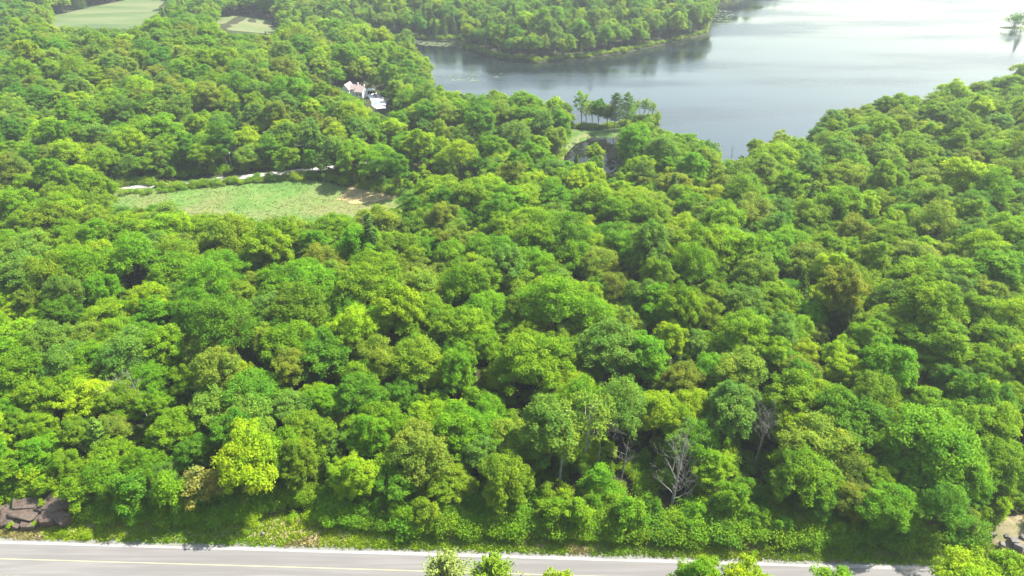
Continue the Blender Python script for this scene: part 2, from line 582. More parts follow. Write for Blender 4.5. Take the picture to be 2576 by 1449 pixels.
road = tag(strip("road", -6.7, 0.0, 0.0, M_ASPHALT, ""), "sun bleached grey asphalt road with a yellow centre line", kind="structure")
ln = strip("centre_line", -3.42, -3.28, 0.006, M_YELLOW, "")
ln.parent = road
tag(strip("shoulder", 0.0, 0.62, -0.004, M_PALE, "", 0, 0.22, 8), "pale fine gravel band along the asphalt edge", kind="structure")
tag(strip("gravel_shoulder", 0.45, 1.9, -0.012, M_GRAVEL, "", 0, 0.5, 9), "grey gravel shoulder between the road and the grass", kind="structure")
o = strip("near_shoulder", -9.0, -6.7, -0.006, M_GRAVEL, "", 0.4, 0, 10)
tag(o, "grey gravel shoulder on the near side of the road", kind="structure")
# verge: starts a little below the shoulder and climbs gently to the wood
VZ = [-0.03, 0.02, 0.12, 0.2, 0.16, 0.06]
tag(strip("verge", 1.35, 9.0, VZ, M_VERGE, "", 0.5, 0, 11, nrow=5), "grassy verge between the gravel shoulder and the wood", kind="structure")
tag(strip("near_bank", -34, -8.8, -0.02, M_VERGE, "", 0, 0.4, 12), "grassy bank on the near side of the road", kind="structure")


def verge_z(x, y):
    d = np.asarray(y) - road_y(np.asarray(x))
    v = np.interp(d, np.linspace(1.35, 9.0, 6), VZ)
    return np.where(d > 9.0, hgt(x, y), np.where(d < 1.35, -0.02, v))


# ------------------------------------------------------------------ plant shapes (meshes shared by all copies)
def tube(path, radii, sides=6):
    path = np.asarray(path, float)
    n = len(path)
    T = np.gradient(path, axis=0)
    T /= (np.linalg.norm(T, axis=1)[:, None] + 1e-9)
    ref = np.array([0.31, 0.95, 0.05])
    A = np.cross(T, ref)
    A /= (np.linalg.norm(A, axis=1)[:, None] + 1e-9)
    B = np.cross(T, A)
    ang = np.linspace(0, 2 * math.pi, sides, endpoint=False)
    V = (path[:, None, :] + np.asarray(radii)[:, None, None] * (np.cos(ang)[None, :, None] * A[:, None, :] + np.sin(ang)[None, :, None] * B[:, None, :])).reshape(-1, 3)
    F = []
    for i in range(n - 1):
        for k in range(sides):
            k2 = (k + 1) % sides
            F.append((i * sides + k, i * sides + k2, (i + 1) * sides + k2, (i + 1) * sides + k))
    return V, np.array(F)


class Acc:
    def __init__(s):
        s.V, s.F, s.n = [], [], 0

    def add(s, V, F):
        s.V.append(V)
        s.F.append(np.asarray(F) + s.n)
        s.n += len(V)

    def get(s):
        return np.concatenate(s.V), np.concatenate(s.F)


def bent(a, b, rs, sag=0.12, n=5):
    a, b = np.asarray(a, float), np.asarray(b, float)
    t = np.linspace(0, 1, n)[:, None]
    L = np.linalg.norm(b - a)
    off = (rs.rand(3) - 0.5) * 2 * sag * L
    off2 = (rs.rand(3) - 0.5) * sag * L * 0.8
    return a + (b - a) * t + off * (t * (1 - t) * 2) + off2 * np.sin(t * math.pi * 2) * 0.5


def unit(v):
    return v / (np.linalg.norm(v, axis=-1, keepdims=True) + 1e-9)


def leaf_quads(P, Nn, size, rs, aspect=0.75):
    """one kite per leaf spray"""
    n = len(P)
    ref = unit(rs.randn(n, 3))
    A = unit(np.cross(Nn, ref))
    B = np.cross(Nn, A)
    s = (size * (0.65 + 0.7 * rs.rand(n)))[:, None] if np.isscalar(size) else size[:, None]
    A = A * s
    B = B * s * aspect
    bendn = Nn * s * 0.18
    V = np.stack([P - A * 0.5 - bendn, P + B * 0.5, P + A * 0.5 - bendn, P - B * 0.5], 1).reshape(-1, 3)
    F = np.arange(n * 4).reshape(n, 4)
    return V, F


def vary_cols(n, clump, rs, amp_clump=0.20, amp_leaf=0.2, warm=0.24):
    """per leaf colour factor: clumps differ in ripeness (yellower / bluer), leaves in brightness"""
    c = clump[:, None] * np.ones((n, 3))
    br = 1 + amp_leaf * (rs.rand(n) - 0.5) * 2
    out = np.ones((n, 3))
    out[:, 0] = br * (1 + amp_clump * c[:, 0] + warm * c[:, 0])
    out[:, 1] = br * (1 + amp_clump * c[:, 0])
    out[:, 2] = br * (1 + amp_clump * c[:, 0] - warm * 0.6 * c[:, 0])
    return np.clip(out, 0.3, 2.0)


def puff(c, r, n, rs, flatten=0.66, up=0.6):
    """leaf positions and facings over a clump: mostly on its upper skin"""
    d = unit(rs.randn(n, 3))
    d[:, 2] = np.where(rs.rand(n) < 0.8, np.abs(d[:, 2]), d[:, 2])
    f = r * (0.55 + 0.5 * rs.rand(n) ** 0.6)
    P = c + d * f[:, None] * np.array([1, 1, flatten]) + rs.randn(n, 3) * 0.16
    Nn = unit(d * 0.55 + np.array([0, 0, up]) + rs.randn(n, 3) * 0.42)
    return P, Nn


def broadleaf(seed, H, Rc, base=0.3, lobes=9, puffs=9, leaves=95, leaf=0.40, lumpy=0.5, top=0.5, puff_r=(0.13, 0.21), trunk_r=0.2, dropout=0.0, lean=0.0):
    rs = np.random.RandomState(seed)
    hb = H * base
    ch = H - hb
    cz = hb + ch * 0.46
    tr = Acc()
    tip = np.array([lean * H * 0.3, 0.1 * H * (rs.rand() - 0.5) * 0.3, H * 0.8])
    main = bent((0, 0, -0.4), tip, rs, 0.04, 8)
    tr.add(*tube(main, np.linspace(trunk_r * 1.25, trunk_r * 0.25, 8), 7))
    P_, N_, C_ = [], [], []
    centers = []
    # lobes over the envelope, golden spiral with jitter: from the top down to the skirts
    for i in range(lobes):
        u = (i + 0.5) / lobes
        zz = 1 - u * (1 + top)
        ph = i * 2.39996 + rs.rand() * 0.9
        rr = math.sqrt(max(0.0, 1 - zz * zz))
        k = 0.62 + lumpy * 0.45 * (rs.rand() - 0.5)
        c = np.array([Rc * k * rr * math.cos(ph), Rc * k * rr * math.sin(ph), cz + (ch * 0.5) * k * 0.95 * zz]) + np.array([lean * H * 0.25, 0, 0])
        lr = Rc * (0.40 + lumpy * 0.22 * (rs.rand() - 0.4))
        centers.append((c, lr))
        s = main[min(7, 2 + int(4 * rs.rand()))]
        tr.add(*tube(bent(s, c, rs, 0.1, 5), np.linspace(trunk_r * 0.42, trunk_r * 0.1, 5), 4))
    centers.append((np.array([lean * H * 0.25, 0, cz]), Rc * 0.5))
    for c, lr in centers:
        lobe_tone = (rs.rand() - 0.5) * 1.1
        for j in range(puffs):
            if rs.rand() < dropout:
                continue
            d = unit(rs.randn(3))
            if d[2] < -0.35:
                d[2] = abs(d[2]) * 0.6
            pc = c + d * lr * np.array([1, 1, 0.85]) * (0.75 + 0.4 * rs.rand())
            pr = Rc * (puff_r[0] + (puff_r[1] - puff_r[0]) * rs.rand())
            n = int(leaves * (0.7 + 0.6 * rs.rand()))
            P, Nn = puff(pc, pr, n, rs)
            P_.append(P)
            N_.append(Nn)
            C_.append(np.full(n, lobe_tone * 0.6 + (rs.rand() - 0.5) * 0.9))
            if rs.rand() < 0.35:
                tr.add(*tube(bent(c, pc, rs, 0.15, 3), np.linspace(trunk_r * 0.14, trunk_r * 0.04, 3), 3))
    P, Nn, C = np.concatenate(P_), np.concatenate(N_), np.concatenate(C_)
    ok = P[:, 2] > 0.3
    P, Nn, C = P[ok], Nn[ok], C[ok]
    V, F = leaf_quads(P, Nn, leaf, rs)
    return tr.get(), (V, F, vary_cols(len(P), C, rs))


def conifer(seed, H, Rb, base=0.15, whorls=16, per=6, tufts=7, card=0.55, droop=0.1, open_=0.0, per_leaf=9, shape=1.0, trunk_r=0.2):
    rs = np.random.RandomState(seed)
    tr = Acc()
    tr.add(*tube([(0, 0, -0.4), (0.05, 0, H * 0.5), (0, 0.04, H)], [trunk_r * 1.2, trunk_r * 0.7, 0.03], 6))
    P_, N_, C_ = [], [], []
    for w in range(whorls):
        t = w / (whorls - 1)
        z = H * (base + (1 - base) * t * 0.985)
        Lr = Rb * (1 - t) ** shape * (0.75 + 0.5 * rs.rand()) + 0.25
        for k in range(per):
            if rs.rand() < open_:
                continue
            a = 2 * math.pi * (k + rs.rand() * 0.7) / per + w * 0.7
            L = Lr * (0.7 + 0.5 * rs.rand())
            tip = np.array([L * math.cos(a), L * math.sin(a), z + L * (0.22 - droop * 2) + 0.2 * t * L])
            s = np.array([0, 0, z])
            path = bent(s, tip, rs, 0.06, 4)
            tr.add(*tube(path, np.linspace(0.05 + 0.02 * L, 0.012, 4), 3))
            tone = (rs.rand() - 0.5) * 1.2
            for q in range(tufts):
                f = 0.22 + 0.8 * (q + rs.rand()) / tufts
                c = s + (tip - s) * f + rs.randn(3) * np.array([0.16, 0.16, 0.06]) * (0.3 + L * 0.22)
                n = per_leaf
                d = rs.randn(n, 3) * np.array([1, 1, 0.4]) * (0.16 + 0.07 * L)
                P_.append(c + d)
                N_.append(unit(np.array([0, 0, 0.8]) + rs.randn(n, 3) * 0.5))
                C_.append(np.full(n, tone + (rs.rand() - 0.5) * 0.5))
    P, Nn, C = np.concatenate(P_), np.concatenate(N_), np.concatenate(C_)
    V, F = leaf_quads(P, Nn, card, rs, 0.42)
    return tr.get(), (V, F, vary_cols(len(P), C, rs, 0.14, 0.2, 0.05))


def shrub(seed, H, Rc, puffs=18, leaves=84, leaf=0.19):
    rs = np.random.RandomState(seed)
    tr = Acc()
    P_, N_, C_ = [], [], []
    for j in range(puffs):
        a = rs.rand() * 6.283
        r = Rc * math.sqrt(rs.rand()) * 0.85
        z = H * (0.25 + 0.7 * rs.rand()) * (1 - 0.45 * (r / Rc) ** 2)
        c = np.array([r * math.cos(a), r * math.sin(a), z])
        n = int(leaves * (0.7 + 0.6 * rs.rand()))
        P, Nn = puff(c, Rc * (0.26 + 0.18 * rs.rand()), n, rs)
        P_.append(P)
        N_.append(Nn)
        C_.append(np.full(n, (rs.rand() - 0.5) * 1.3))
        if j < 9:
            tr.add(*tube(bent((rs.randn() * 0.1, rs.randn() * 0.1, -0.2), c, rs, 0.1, 4), [0.05, 0.035, 0.022, 0.012], 4))
    P, Nn, C = np.concatenate(P_), np.concatenate(N_), np.concatenate(C_)
    ok = P[:, 2] > 0.02
    V, F = leaf_quads(P[ok], Nn[ok], leaf, rs)
    return tr.get(), (V, F, vary_cols(int(ok.sum()), C[ok], rs))


class Kind:
    """one plant shape: trunk mesh, crown mesh, and both in one mesh for the far wood"""
    def __init__(s, name, form, H, Rc, shape, bark=None, leafm=None):
        (tv, tf), (lv, lf, lc) = shape
        bark, leafm = bark or M_BARK, leafm or M_LEAF
        s.name, s.form, s.H, s.R = name, form, H, Rc
        s.top = float(lv[:, 2].max())
        s.pts = lv[::23]
        s.trunk = mesh_np("trunk", tv, tf, bark, smooth=True)
        s.crown = mesh_np("crown", lv, lf, leafm, attrs={"vary": lc})
        V = np.concatenate([tv, lv])
        F = np.concatenate([tf, lf + len(tv)])
        mi = np.r_[np.zeros(len(tf)), np.ones(len(lf))]
        s.both = mesh_np("tree", V, F, [bark, leafm], attrs={"vary": np.concatenate([np.ones((len(tf), 3)), lc])}, mat_idx=mi)


KINDS = {}


def K(key, *a, **k):
    KINDS[key] = Kind(*a, **k)


for i in range(5):
    K(f"dome{i}", "broadleaf_tree", "broad domed", 17, 6.2, broadleaf(100 + i, 17, 6.2, 0.16, 15, 15, 112, 0.335, 0.6, 0.45))
for i in range(3):
    K(f"oval{i}", "broadleaf_tree", "tall oval", 19, 4.8, broadleaf(120 + i, 19, 4.8, 0.14, 16, 13, 100, 0.32, 0.65, 0.6))
for i in range(3):
    K(f"lump{i}", "broadleaf_tree", "lumpy spreading", 16, 6.6, broadleaf(140 + i, 16, 6.6, 0.18, 13, 17, 116, 0.34, 1.1, 0.35, (0.11, 0.19)))
for i in range(2):
    K(f"slim{i}", "broadleaf_tree", "slim young", 12, 3.0, broadleaf(160 + i, 12, 3.0, 0.15, 10, 7, 70, 0.34, 0.6, 0.75, (0.2, 0.32), 0.12))
for i in range(2):
    K(f"fine{i}", "broadleaf_tree", "feathery", 18, 5.6, broadleaf(180 + i, 18, 5.6, 0.18, 16, 13, 62, 0.30, 0.5, 0.5, (0.12, 0.2), 0.2, 0.1))
K("birch", "birch_tree", "thin birch", 16, 3.6, broadleaf(200, 16, 3.6, 0.42, 9, 7, 45, 0.28, 0.6, 0.7, (0.14, 0.24), 0.17, 0.25), bark=M_BIRCH)
K("shore", "shore_tree", "open lakeside", 17, 3.4, broadleaf(210, 17, 3.6, 0.24, 13, 8, 42, 0.34, 0.9, 0.8, (0.14, 0.24), 0.18, 0.2, lean=0.14))
K("pine0", "pine_tree", "layered pine", 21, 4.4, conifer(220, 21, 4.4, 0.3, 15, 6, 7, 0.62, 0.02, 0.2, 9, 0.75), leafm=M_NEEDLE)
K("pine1", "pine_tree", "layered pine", 19, 3.8, conifer(221, 19, 3.8, 0.2, 16, 6, 7, 0.6, 0.03, 0.12, 9, 0.85), leafm=M_NEEDLE)
K("pinetop", "pine_tree", "layered pine", 20, 4.6, conifer(222, 20, 4.6, 0.3, 13, 7, 9, 0.5, 0.0, 0.12, 10, 0.5), leafm=M_NEEDLE)
K("spruce", "spruce_tree", "pointed spruce", 17, 3.2, conifer(230, 17, 3.2, 0.08, 20, 8, 6, 0.5, 0.16, 0.0, 9, 0.95), leafm=M_NEEDLE)
for i in range(3):
    K(f"shrub{i}", "shrub", "rounded", 2.4, 1.9, shrub(240 + i, 2.4, 1.9))
K("weed", "shrub", "low", 1.0, 0.9, shrub(250, 1.0, 0.9, 9, 40, 0.2))

TINT = {                                                   # leaf reflectance of the kinds of tree in the wood
    'Y': (0.220, 0.345, 0.006), 'M': (0.150, 0.275, 0.006), 'G': (0.120, 0.268, 0.006), 'P': (0.180, 0.280, 0.020),
    'B': (0.120, 0.228, 0.022), 'D': (0.090, 0.214, 0.008), 'O': (0.148, 0.245, 0.009), 'R': (0.162, 0.225, 0.018),
    'C': (0.074, 0.144, 0.018), 'T': (0.290, 0.280, 0.050), 'F': (0.215, 0.252, 0.045)}
TINT_WORD = {'Y': 'lime', 'M': 'mid green', 'G': 'vivid green', 'P': 'pale green', 'B': 'bluish green', 'D': 'deep green', 'O': 'olive',
             'R': 'brown tinged', 'C': 'dusky green', 'T': 'straw yellow', 'F': 'yellowish'}


def tint(c, rs, amp=0.10):
    b = 1 + amp * (rs.rand() - 0.5) * 2
    w = 1 + amp * 0.9 * (rs.rand() - 0.5) * 2
    r, g, bl = TINT[c]
    return (r * b * w, g * b, bl * b / w)


def plant(kind, x, y, z, rz, s, col, name=None, label=None, cat="tree", group=None, tilt=None):
    k = KINDS[kind]
    o = thing(name or k.name, label, cat, (x, y, z), rz, s, group)
    if tilt:
        o.rotation_euler = (tilt[0], tilt[1], rz)
    t = link("trunk", k.trunk, o)
    c = link("crown", k.crown, o)
    c["tint"] = col
    return o

# ------------------------------------------------------------------ the wood: where every tree stands
# crowns told apart in the photograph: (x, y, width, leaf colour, shape) read off enlarged sixths of it (3 px = 1 survey px)
SURVEY = {
 (0, 2): [(100, 80, 300, 'M', 'dome'), (330, 150, 350, 'M', 'lump'), (650, 100, 350, 'Y', 'lump'), (900, 130, 300, 'M', 'dome'), (560, 330, 250, 'O', 'oval'),
          (300, 330, 260, 'M', 'oval'), (40, 480, 190, 'Y', 'slim'), (260, 490, 260, 'G', 'oval'), (1040, 400, 360, 'M', 'lump'), (1290, 330, 340, 'M', 'dome'),
          (1600, 110, 380, 'P', 'dome'), (1890, 200, 420, 'P', 'dome'), (1850, 600, 520, 'Y', 'dome'), (1500, 760, 240, 'T', 'slim'), (2240, 580, 300, 'O', 'oval'),
          (2230, 180, 340, 'B', 'lump'), (2450, 110, 260, 'G', 'oval'), (2500, 480, 180, 'B', 'pine'), (720, 400, 190, 'B', 'pine'), (560, 820, 200, 'M', 'slim'),
          (350, 740, 170, 'Y', 'slim'), (60, 640, 200, 'M', 'slim'), (860, 560, 300, 'M', 'lump'), (1120, 640, 300, 'G', 'lump'), (1450, 520, 240, 'D', 'oval'),
          (100, 300, 240, 'M', 'oval'), (480, 560, 240, 'M', 'oval'), (1220, 820, 260, 'G', 'slim'), (940, 800, 240, 'D', 'slim'), (200, 640, 200, 'Y', 'slim')],
 (1, 2): [(80, 640, 300, 'Y', 'oval'), (560, 470, 520, 'R', 'dome'), (190, 400, 300, 'G', 'oval'), (880, 330, 420, 'G', 'dome'), (1090, 360, 400, 'G', 'lump'),
          (730, 120, 220, 'M', 'slim'), (880, 190, 210, 'Y', 'slim'), (1010, 130, 190, 'M', 'slim'), (1300, 250, 180, 'O', 'slim'), (1430, 390, 290, 'Y', 'lump'),
          (1750, 470, 200, 'Y', 'slim'), (1270, 690, 420, 'O', 'dome'), (800, 740, 280, 'O', 'lump'), (640, 940, 190, 'O', 'slim'), (1780, 130, 420, 'G', 'fine'),
          (2080, 190, 420, 'B', 'fine'), (2400, 180, 380, 'Y', 'dome'), (1560, 160, 320, 'M', 'lump'), (1910, 690, 200, 'G', 'slim'), (2080, 830, 210, 'M', 'slim'),
          (1730, 790, 170, 'M', 'slim'), (1590, 930, 180, 'M', 'slim'), (1790, 980, 200, 'M', 'slim'), (2190, 1000, 240, 'G', 'slim'), (150, 80, 340, 'D', 'dome'),
          (480, 100, 340, 'D', 'lump'), (130, 330, 280, 'M', 'lump'), (300, 600, 260, 'M', 'slim'), (420, 760, 260, 'D', 'lump'), (2380, 520, 300, 'B', 'oval')],
 (2, 2): [(60, 200, 300, 'Y', 'dome'), (210, 600, 260, 'Y', 'oval'), (400, 830, 240, 'G', 'slim'), (380, 160, 340, 'M', 'dome'), (600, 180, 300, 'M', 'lump'),
          (850, 110, 440, 'M', 'dome'), (1180, 170, 140, 'Y', 'slim'), (1440, 110, 420, 'O', 'dome'), (1570, 270, 300, 'M', 'lump'), (1880, 190, 380, 'M', 'lump'),
          (2350, 300, 440, 'M', 'dome'), (1000, 390, 460, 'P', 'dome'), (830, 330, 260, 'Y', 'oval'), (1260, 600, 330, 'R', 'fine'), (1450, 720, 360, 'M', 'lump'),
          (1740, 820, 190, 'Y', 'slim'), (1850, 560, 560, 'M', 'dome'), (2110, 720, 400, 'G', 'dome'), (890, 690, 430, 'M', 'dome'), (1010, 850, 300, 'D', 'lump'),
          (590, 330, 280, 'B', 'fine'), (680, 560, 280, 'D', 'oval'), (2450, 600, 360, 'M', 'dome'), (2410, 930, 120, 'Y', 'slim'), (1300, 860, 240, 'R', 'oval'),
          (2200, 130, 300, 'D', 'oval'), (2490, 100, 280, 'M', 'dome')],
 (0, 1): [(150, 130, 320, 'M', 'dome'), (450, 190, 320, 'Y', 'dome'), (190, 240, 300, 'M', 'lump'), (720, 310, 260, 'G', 'oval'), (330, 370, 280, 'O', 'dome'),
          (60, 430, 300, 'M', 'dome'), (150, 560, 380, 'B', 'dome'), (370, 640, 400, 'O', 'dome'), (480, 790, 360, 'B', 'dome'), (70, 800, 240, 'Y', 'lump'),
          (60, 930, 260, 'Y', 'lump'), (100, 1050, 300, 'Y', 'oval'), (350, 1150, 380, 'B', 'dome'), (600, 1080, 340, 'P', 'dome'), (820, 900, 340, 'M', 'dome'),
          (1140, 830, 320, 'Y', 'lump'), (1360, 760, 280, 'B', 'dome'), (1600, 680, 400, 'G', 'fine'), (1700, 960, 480, 'D', 'fine'), (1500, 920, 380, 'D', 'fine'),
          (1920, 670, 240, 'R', 'dome'), (2280, 610, 380, 'G', 'dome'), (2290, 880, 420, 'O', 'dome'), (2080, 300, 300, 'R', 'dome'), (2450, 550, 320, 'R', 'fine'),
          (1300, 480, 340, 'O', 'fine'), (1560, 1190, 380, 'R', 'dome'), (1790, 1180, 210, 'Y', 'slim'), (2180, 1110, 420, 'M', 'dome'), (2050, 450, 260, 'Y', 'slim'),
          (1200, 210, 240, 'Y', 'dome'), (1720, 330, 420, 'O', 'dome'), (1850, 560, 320, 'G', 'lump'), (2100, 700, 320, 'G', 'dome'), (950, 480, 380, 'G', 'fine'),
          (950, 300, 340, 'M', 'dome'), (1450, 260, 340, 'M', 'dome'), (560, 400, 300, 'M', 'dome'), (650, 600, 360, 'G', 'fine'), (1250, 1130, 300, 'M', 'oval'),
          (1000, 1150, 300, 'M', 'dome'), (2420, 1090, 300, 'O', 'dome'), (130, 1330, 400, 'M', 'dome'), (500, 1320, 340, 'B', 'dome'), (1480, 1400, 280, 'M', 'lump'),
          (1830, 1390, 180, 'Y', 'slim'), (1730, 1330, 260, 'R', 'dome')],
 (1, 1): [(100, 140, 300, 'M', 'dome'), (560, 150, 190, 'D', 'oval'), (690, 150, 190, 'D', 'oval'), (780, 70, 220, 'D', 'oval'), (1150, 190, 250, 'D', 'oval'),
          (1400, 200, 320, 'Y', 'dome'), (1700, 310, 420, 'D', 'fine'), (2060, 320, 330, 'D', 'fine'), (2250, 430, 300, 'G', 'fine'), (1370, 40, 300, 'Y', 'dome'),
          (240, 260, 280, 'P', 'dome'), (380, 360, 150, 'Y', 'slim'), (150, 420, 320, 'O', 'dome'), (1010, 490, 200, 'R', 'dome'), (1250, 570, 280, 'B', 'oval'),
          (850, 440, 340, 'M', 'dome'), (590, 590, 280, 'R', 'dome'), (1330, 690, 300, 'O', 'dome'), (1370, 880, 320, 'O', 'dome'), (1640, 800, 500, 'G', 'fine'),
          (1880, 900, 380, 'G', 'fine'), (2150, 920, 260, 'P', 'oval'), (1700, 1010, 240, 'Y', 'dome'), (150, 760, 380, 'M', 'dome'), (400, 730, 300, 'M', 'lump'),
          (650, 900, 340, 'M', 'dome'), (960, 1000, 380, 'M', 'dome'), (1060, 1200, 340, 'M', 'lump'), (270, 1210, 380, 'P', 'dome'), (600, 1230, 400, 'O', 'dome'),
          (1190, 1340, 200, 'Y', 'slim'), (1830, 1370, 200, 'O', 'dome'), (2020, 1150, 460, 'B', 'dome'), (2320, 1180, 300, 'G', 'oval'), (2490, 1110, 260, 'Y', 'oval'),
          (2280, 800, 300, 'B', 'dome'), (2480, 780, 280, 'O', 'dome'), (1950, 540, 300, 'P', 'dome'), (1450, 520, 320, 'G', 'fine'), (900, 730, 340, 'G', 'fine'),
          (1650, 1240, 380, 'M', 'lump'), (1400, 1120, 320, 'M', 'dome'), (850, 1180, 300, 'D', 'dome'), (1300, 300, 260, 'P', 'dome'), (2350, 150, 320, 'M', 'dome'),
          (2080, 150, 300, 'M', 'dome'), (1850, 60, 300, 'M', 'lump')],
 (2, 1): [(150, 170, 340, 'B', 'dome'), (520, 100, 360, 'R', 'dome'), (1160, 90, 400, 'M', 'dome'), (940, 180, 330, 'O', 'dome'), (310, 420, 380, 'Y', 'dome'),
          (800, 420, 320, 'M', 'dome'), (700, 450, 280, 'B', 'dome'), (970, 510, 330, 'R', 'dome'), (1140, 600, 270, 'Y', 'oval'), (1040, 780, 240, 'Y', 'dome'),
          (1350, 840, 190, 'Y', 'oval'), (1840, 390, 210, 'Y', 'oval'), (1280, 320, 290, 'R', 'dome'), (1600, 380, 320, 'M', 'dome'), (1450, 650, 150, 'Y', 'slim'),
          (1480, 750, 170, 'Y', 'slim'), (540, 620, 360, 'P', 'dome'), (1600, 850, 340, 'B', 'dome'), (2090, 440, 240, 'Y', 'dome'), (2080, 560, 260, 'R', 'dome'),
          (1800, 610, 380, 'M', 'dome'), (2020, 640, 340, 'M', 'dome'), (2280, 780, 300, 'P', 'dome'), (2470, 880, 280, 'B', 'dome'), (970, 1030, 220, 'R', 'dome'),
          (500, 1070, 420, 'M', 'dome'), (280, 1130, 340, 'M', 'lump'), (900, 1190, 220, 'Y', 'dome'), (1210, 1200, 290, 'Y', 'dome'), (1460, 1020, 320, 'O', 'dome'),
          (1960, 1070, 380, 'M', 'oval'), (2200, 900, 320, 'M', 'dome'), (450, 1330, 420, 'P', 'dome'), (220, 1340, 320, 'G', 'dome'), (1900, 1240, 380, 'M', 'dome'),
          (1200, 1390, 320, 'Y', 'lump'), (720, 780, 340, 'M', 'dome'), (500, 840, 320, 'B', 'dome'), (150, 870, 320, 'O', 'dome'), (2250, 320, 280, 'D', 'oval'),
          (2450, 300, 300, 'M', 'dome'), (1970, 240, 260, 'O', 'dome'), (1700, 150, 300, 'G', 'dome'), (1900, 90, 300, 'B', 'dome'), (2400, 1120, 320, 'M', 'dome'),
          (1650, 1100, 340, 'M', 'dome'), (1560, 1280, 320, 'M', 'dome'), (880, 1340, 340, 'R', 'dome'), (2300, 1300, 320, 'M', 'dome')],
 (0, 0): [(940, 320, 120, 'Y', 'dome'), (1500, 490, 160, 'Y', 'dome'), (1550, 870, 130, 'Y', 'oval'), (1780, 880, 110, 'Y', 'oval'), (1460, 940, 150, 'Y', 'oval'),
          (2340, 800, 160, 'Y', 'oval'), (1240, 950, 170, 'P', 'oval'), (1070, 1130, 80, 'Y', 'slim'), (720, 1150, 90, 'Y', 'slim'), (590, 1010, 150, 'M', 'oval'),
          (640, 690, 160, 'Y', 'dome'), (1090, 330, 300, 'D', 'fine'), (1000, 300, 200, 'D', 'fine'), (1760, 620, 300, 'D', 'fine'), (250, 650, 200, 'R', 'dome'),
          (1300, 620, 180, 'R', 'dome'), (510, 195, 60, 'C', 'spruce'), (725, 200, 50, 'C', 'spruce'), (790, 200, 60, 'C', 'spruce'), (1000, 255, 40, 'C', 'spruce'),
          (180, 170, 90, 'C', 'pine'), (300, 160, 80, 'C', 'spruce')],
 (1, 0): [(1250, 700, 110, 'Y', 'oval'), (1600, 800, 110, 'Y', 'oval'), (660, 740, 150, 'Y', 'dome'), (1390, 960, 170, 'Y', 'dome'), (1680, 800, 200, 'D', 'oval'),
          (900, 640, 10, 'M', 'slim'), (60, 850, 120, 'Y', 'oval'), (1050, 920, 220, 'D', 'oval'), (640, 1040, 170, 'Y', 'dome'), (930, 1060, 200, 'B', 'dome'),
          (1180, 1270, 230, 'G', 'dome'), (1400, 1250, 180, 'M', 'oval'), (480, 1090, 160, 'G', 'oval'), (760, 1180, 140, 'Y', 'oval'), (1240, 640, 100, 'D', 'oval'),
          (1460, 640, 100, 'C', 'pine'), (1530, 640, 80, 'C', 'spruce'), (1640, 900, 160, 'G', 'oval'), (1500, 1080, 150, 'Y', 'oval'), (1350, 1420, 180, 'Y', 'dome'),
          (430, 1250, 190, 'D', 'oval'), (930, 1290, 160, 'G', 'oval'), (2200, 1030, 210, 'G', 'dome'), (2360, 1080, 200, 'O', 'dome'), (2530, 1060, 150, 'M', 'oval'),
          (1900, 1150, 130, 'M', 'oval'), (1860, 1280, 130, 'P', 'dome'), (1750, 1250, 110, 'C', 'pine'), (670, 430, 130, 'D', 'dome'), (1540, 300, 90, 'P', 'oval'),
          (1340, 320, 80, 'P', 'oval'), (1070, 300, 60, 'P', 'oval'), (1640, 320, 110, 'P', 'oval')],
 (2, 0): [(1560, 610, 150, 'D', 'oval'), (1800, 580, 120, 'D', 'oval'), (1910, 590, 80, 'D', 'oval'), (2500, 500, 170, 'D', 'dome'), (1140, 740, 140, 'P', 'fine'),
          (2130, 810, 150, 'M', 'dome'), (2440, 560, 200, 'O', 'dome'), (1480, 900, 200, 'M', 'dome'), (570, 1000, 120, 'P', 'fine'), (790, 1000, 150, 'P', 'fine'),
          (1020, 1000, 150, 'D', 'oval'), (2400, 880, 200, 'O', 'dome'), (1080, 1230, 240, 'O', 'fine'), (1890, 1170, 200, 'O', 'dome'), (2310, 1180, 240, 'M', 'dome'),
          (1800, 1320, 260, 'R', 'dome'), (20, 960, 90, 'M', 'oval'), (170, 1010, 100, 'M', 'oval'), (240, 1100, 120, 'P', 'oval'), (1950, 760, 180, 'B', 'dome')],
}
VARIANTS = {'dome': 5, 'oval': 3, 'lump': 3, 'slim': 2, 'fine': 2}


def pick(shape, rs):
    if shape in VARIANTS:
        return f"{shape}{rs.randint(VARIANTS[shape])}"
    return {'pine': f"pine{rs.randint(2)}"}.get(shape, shape)


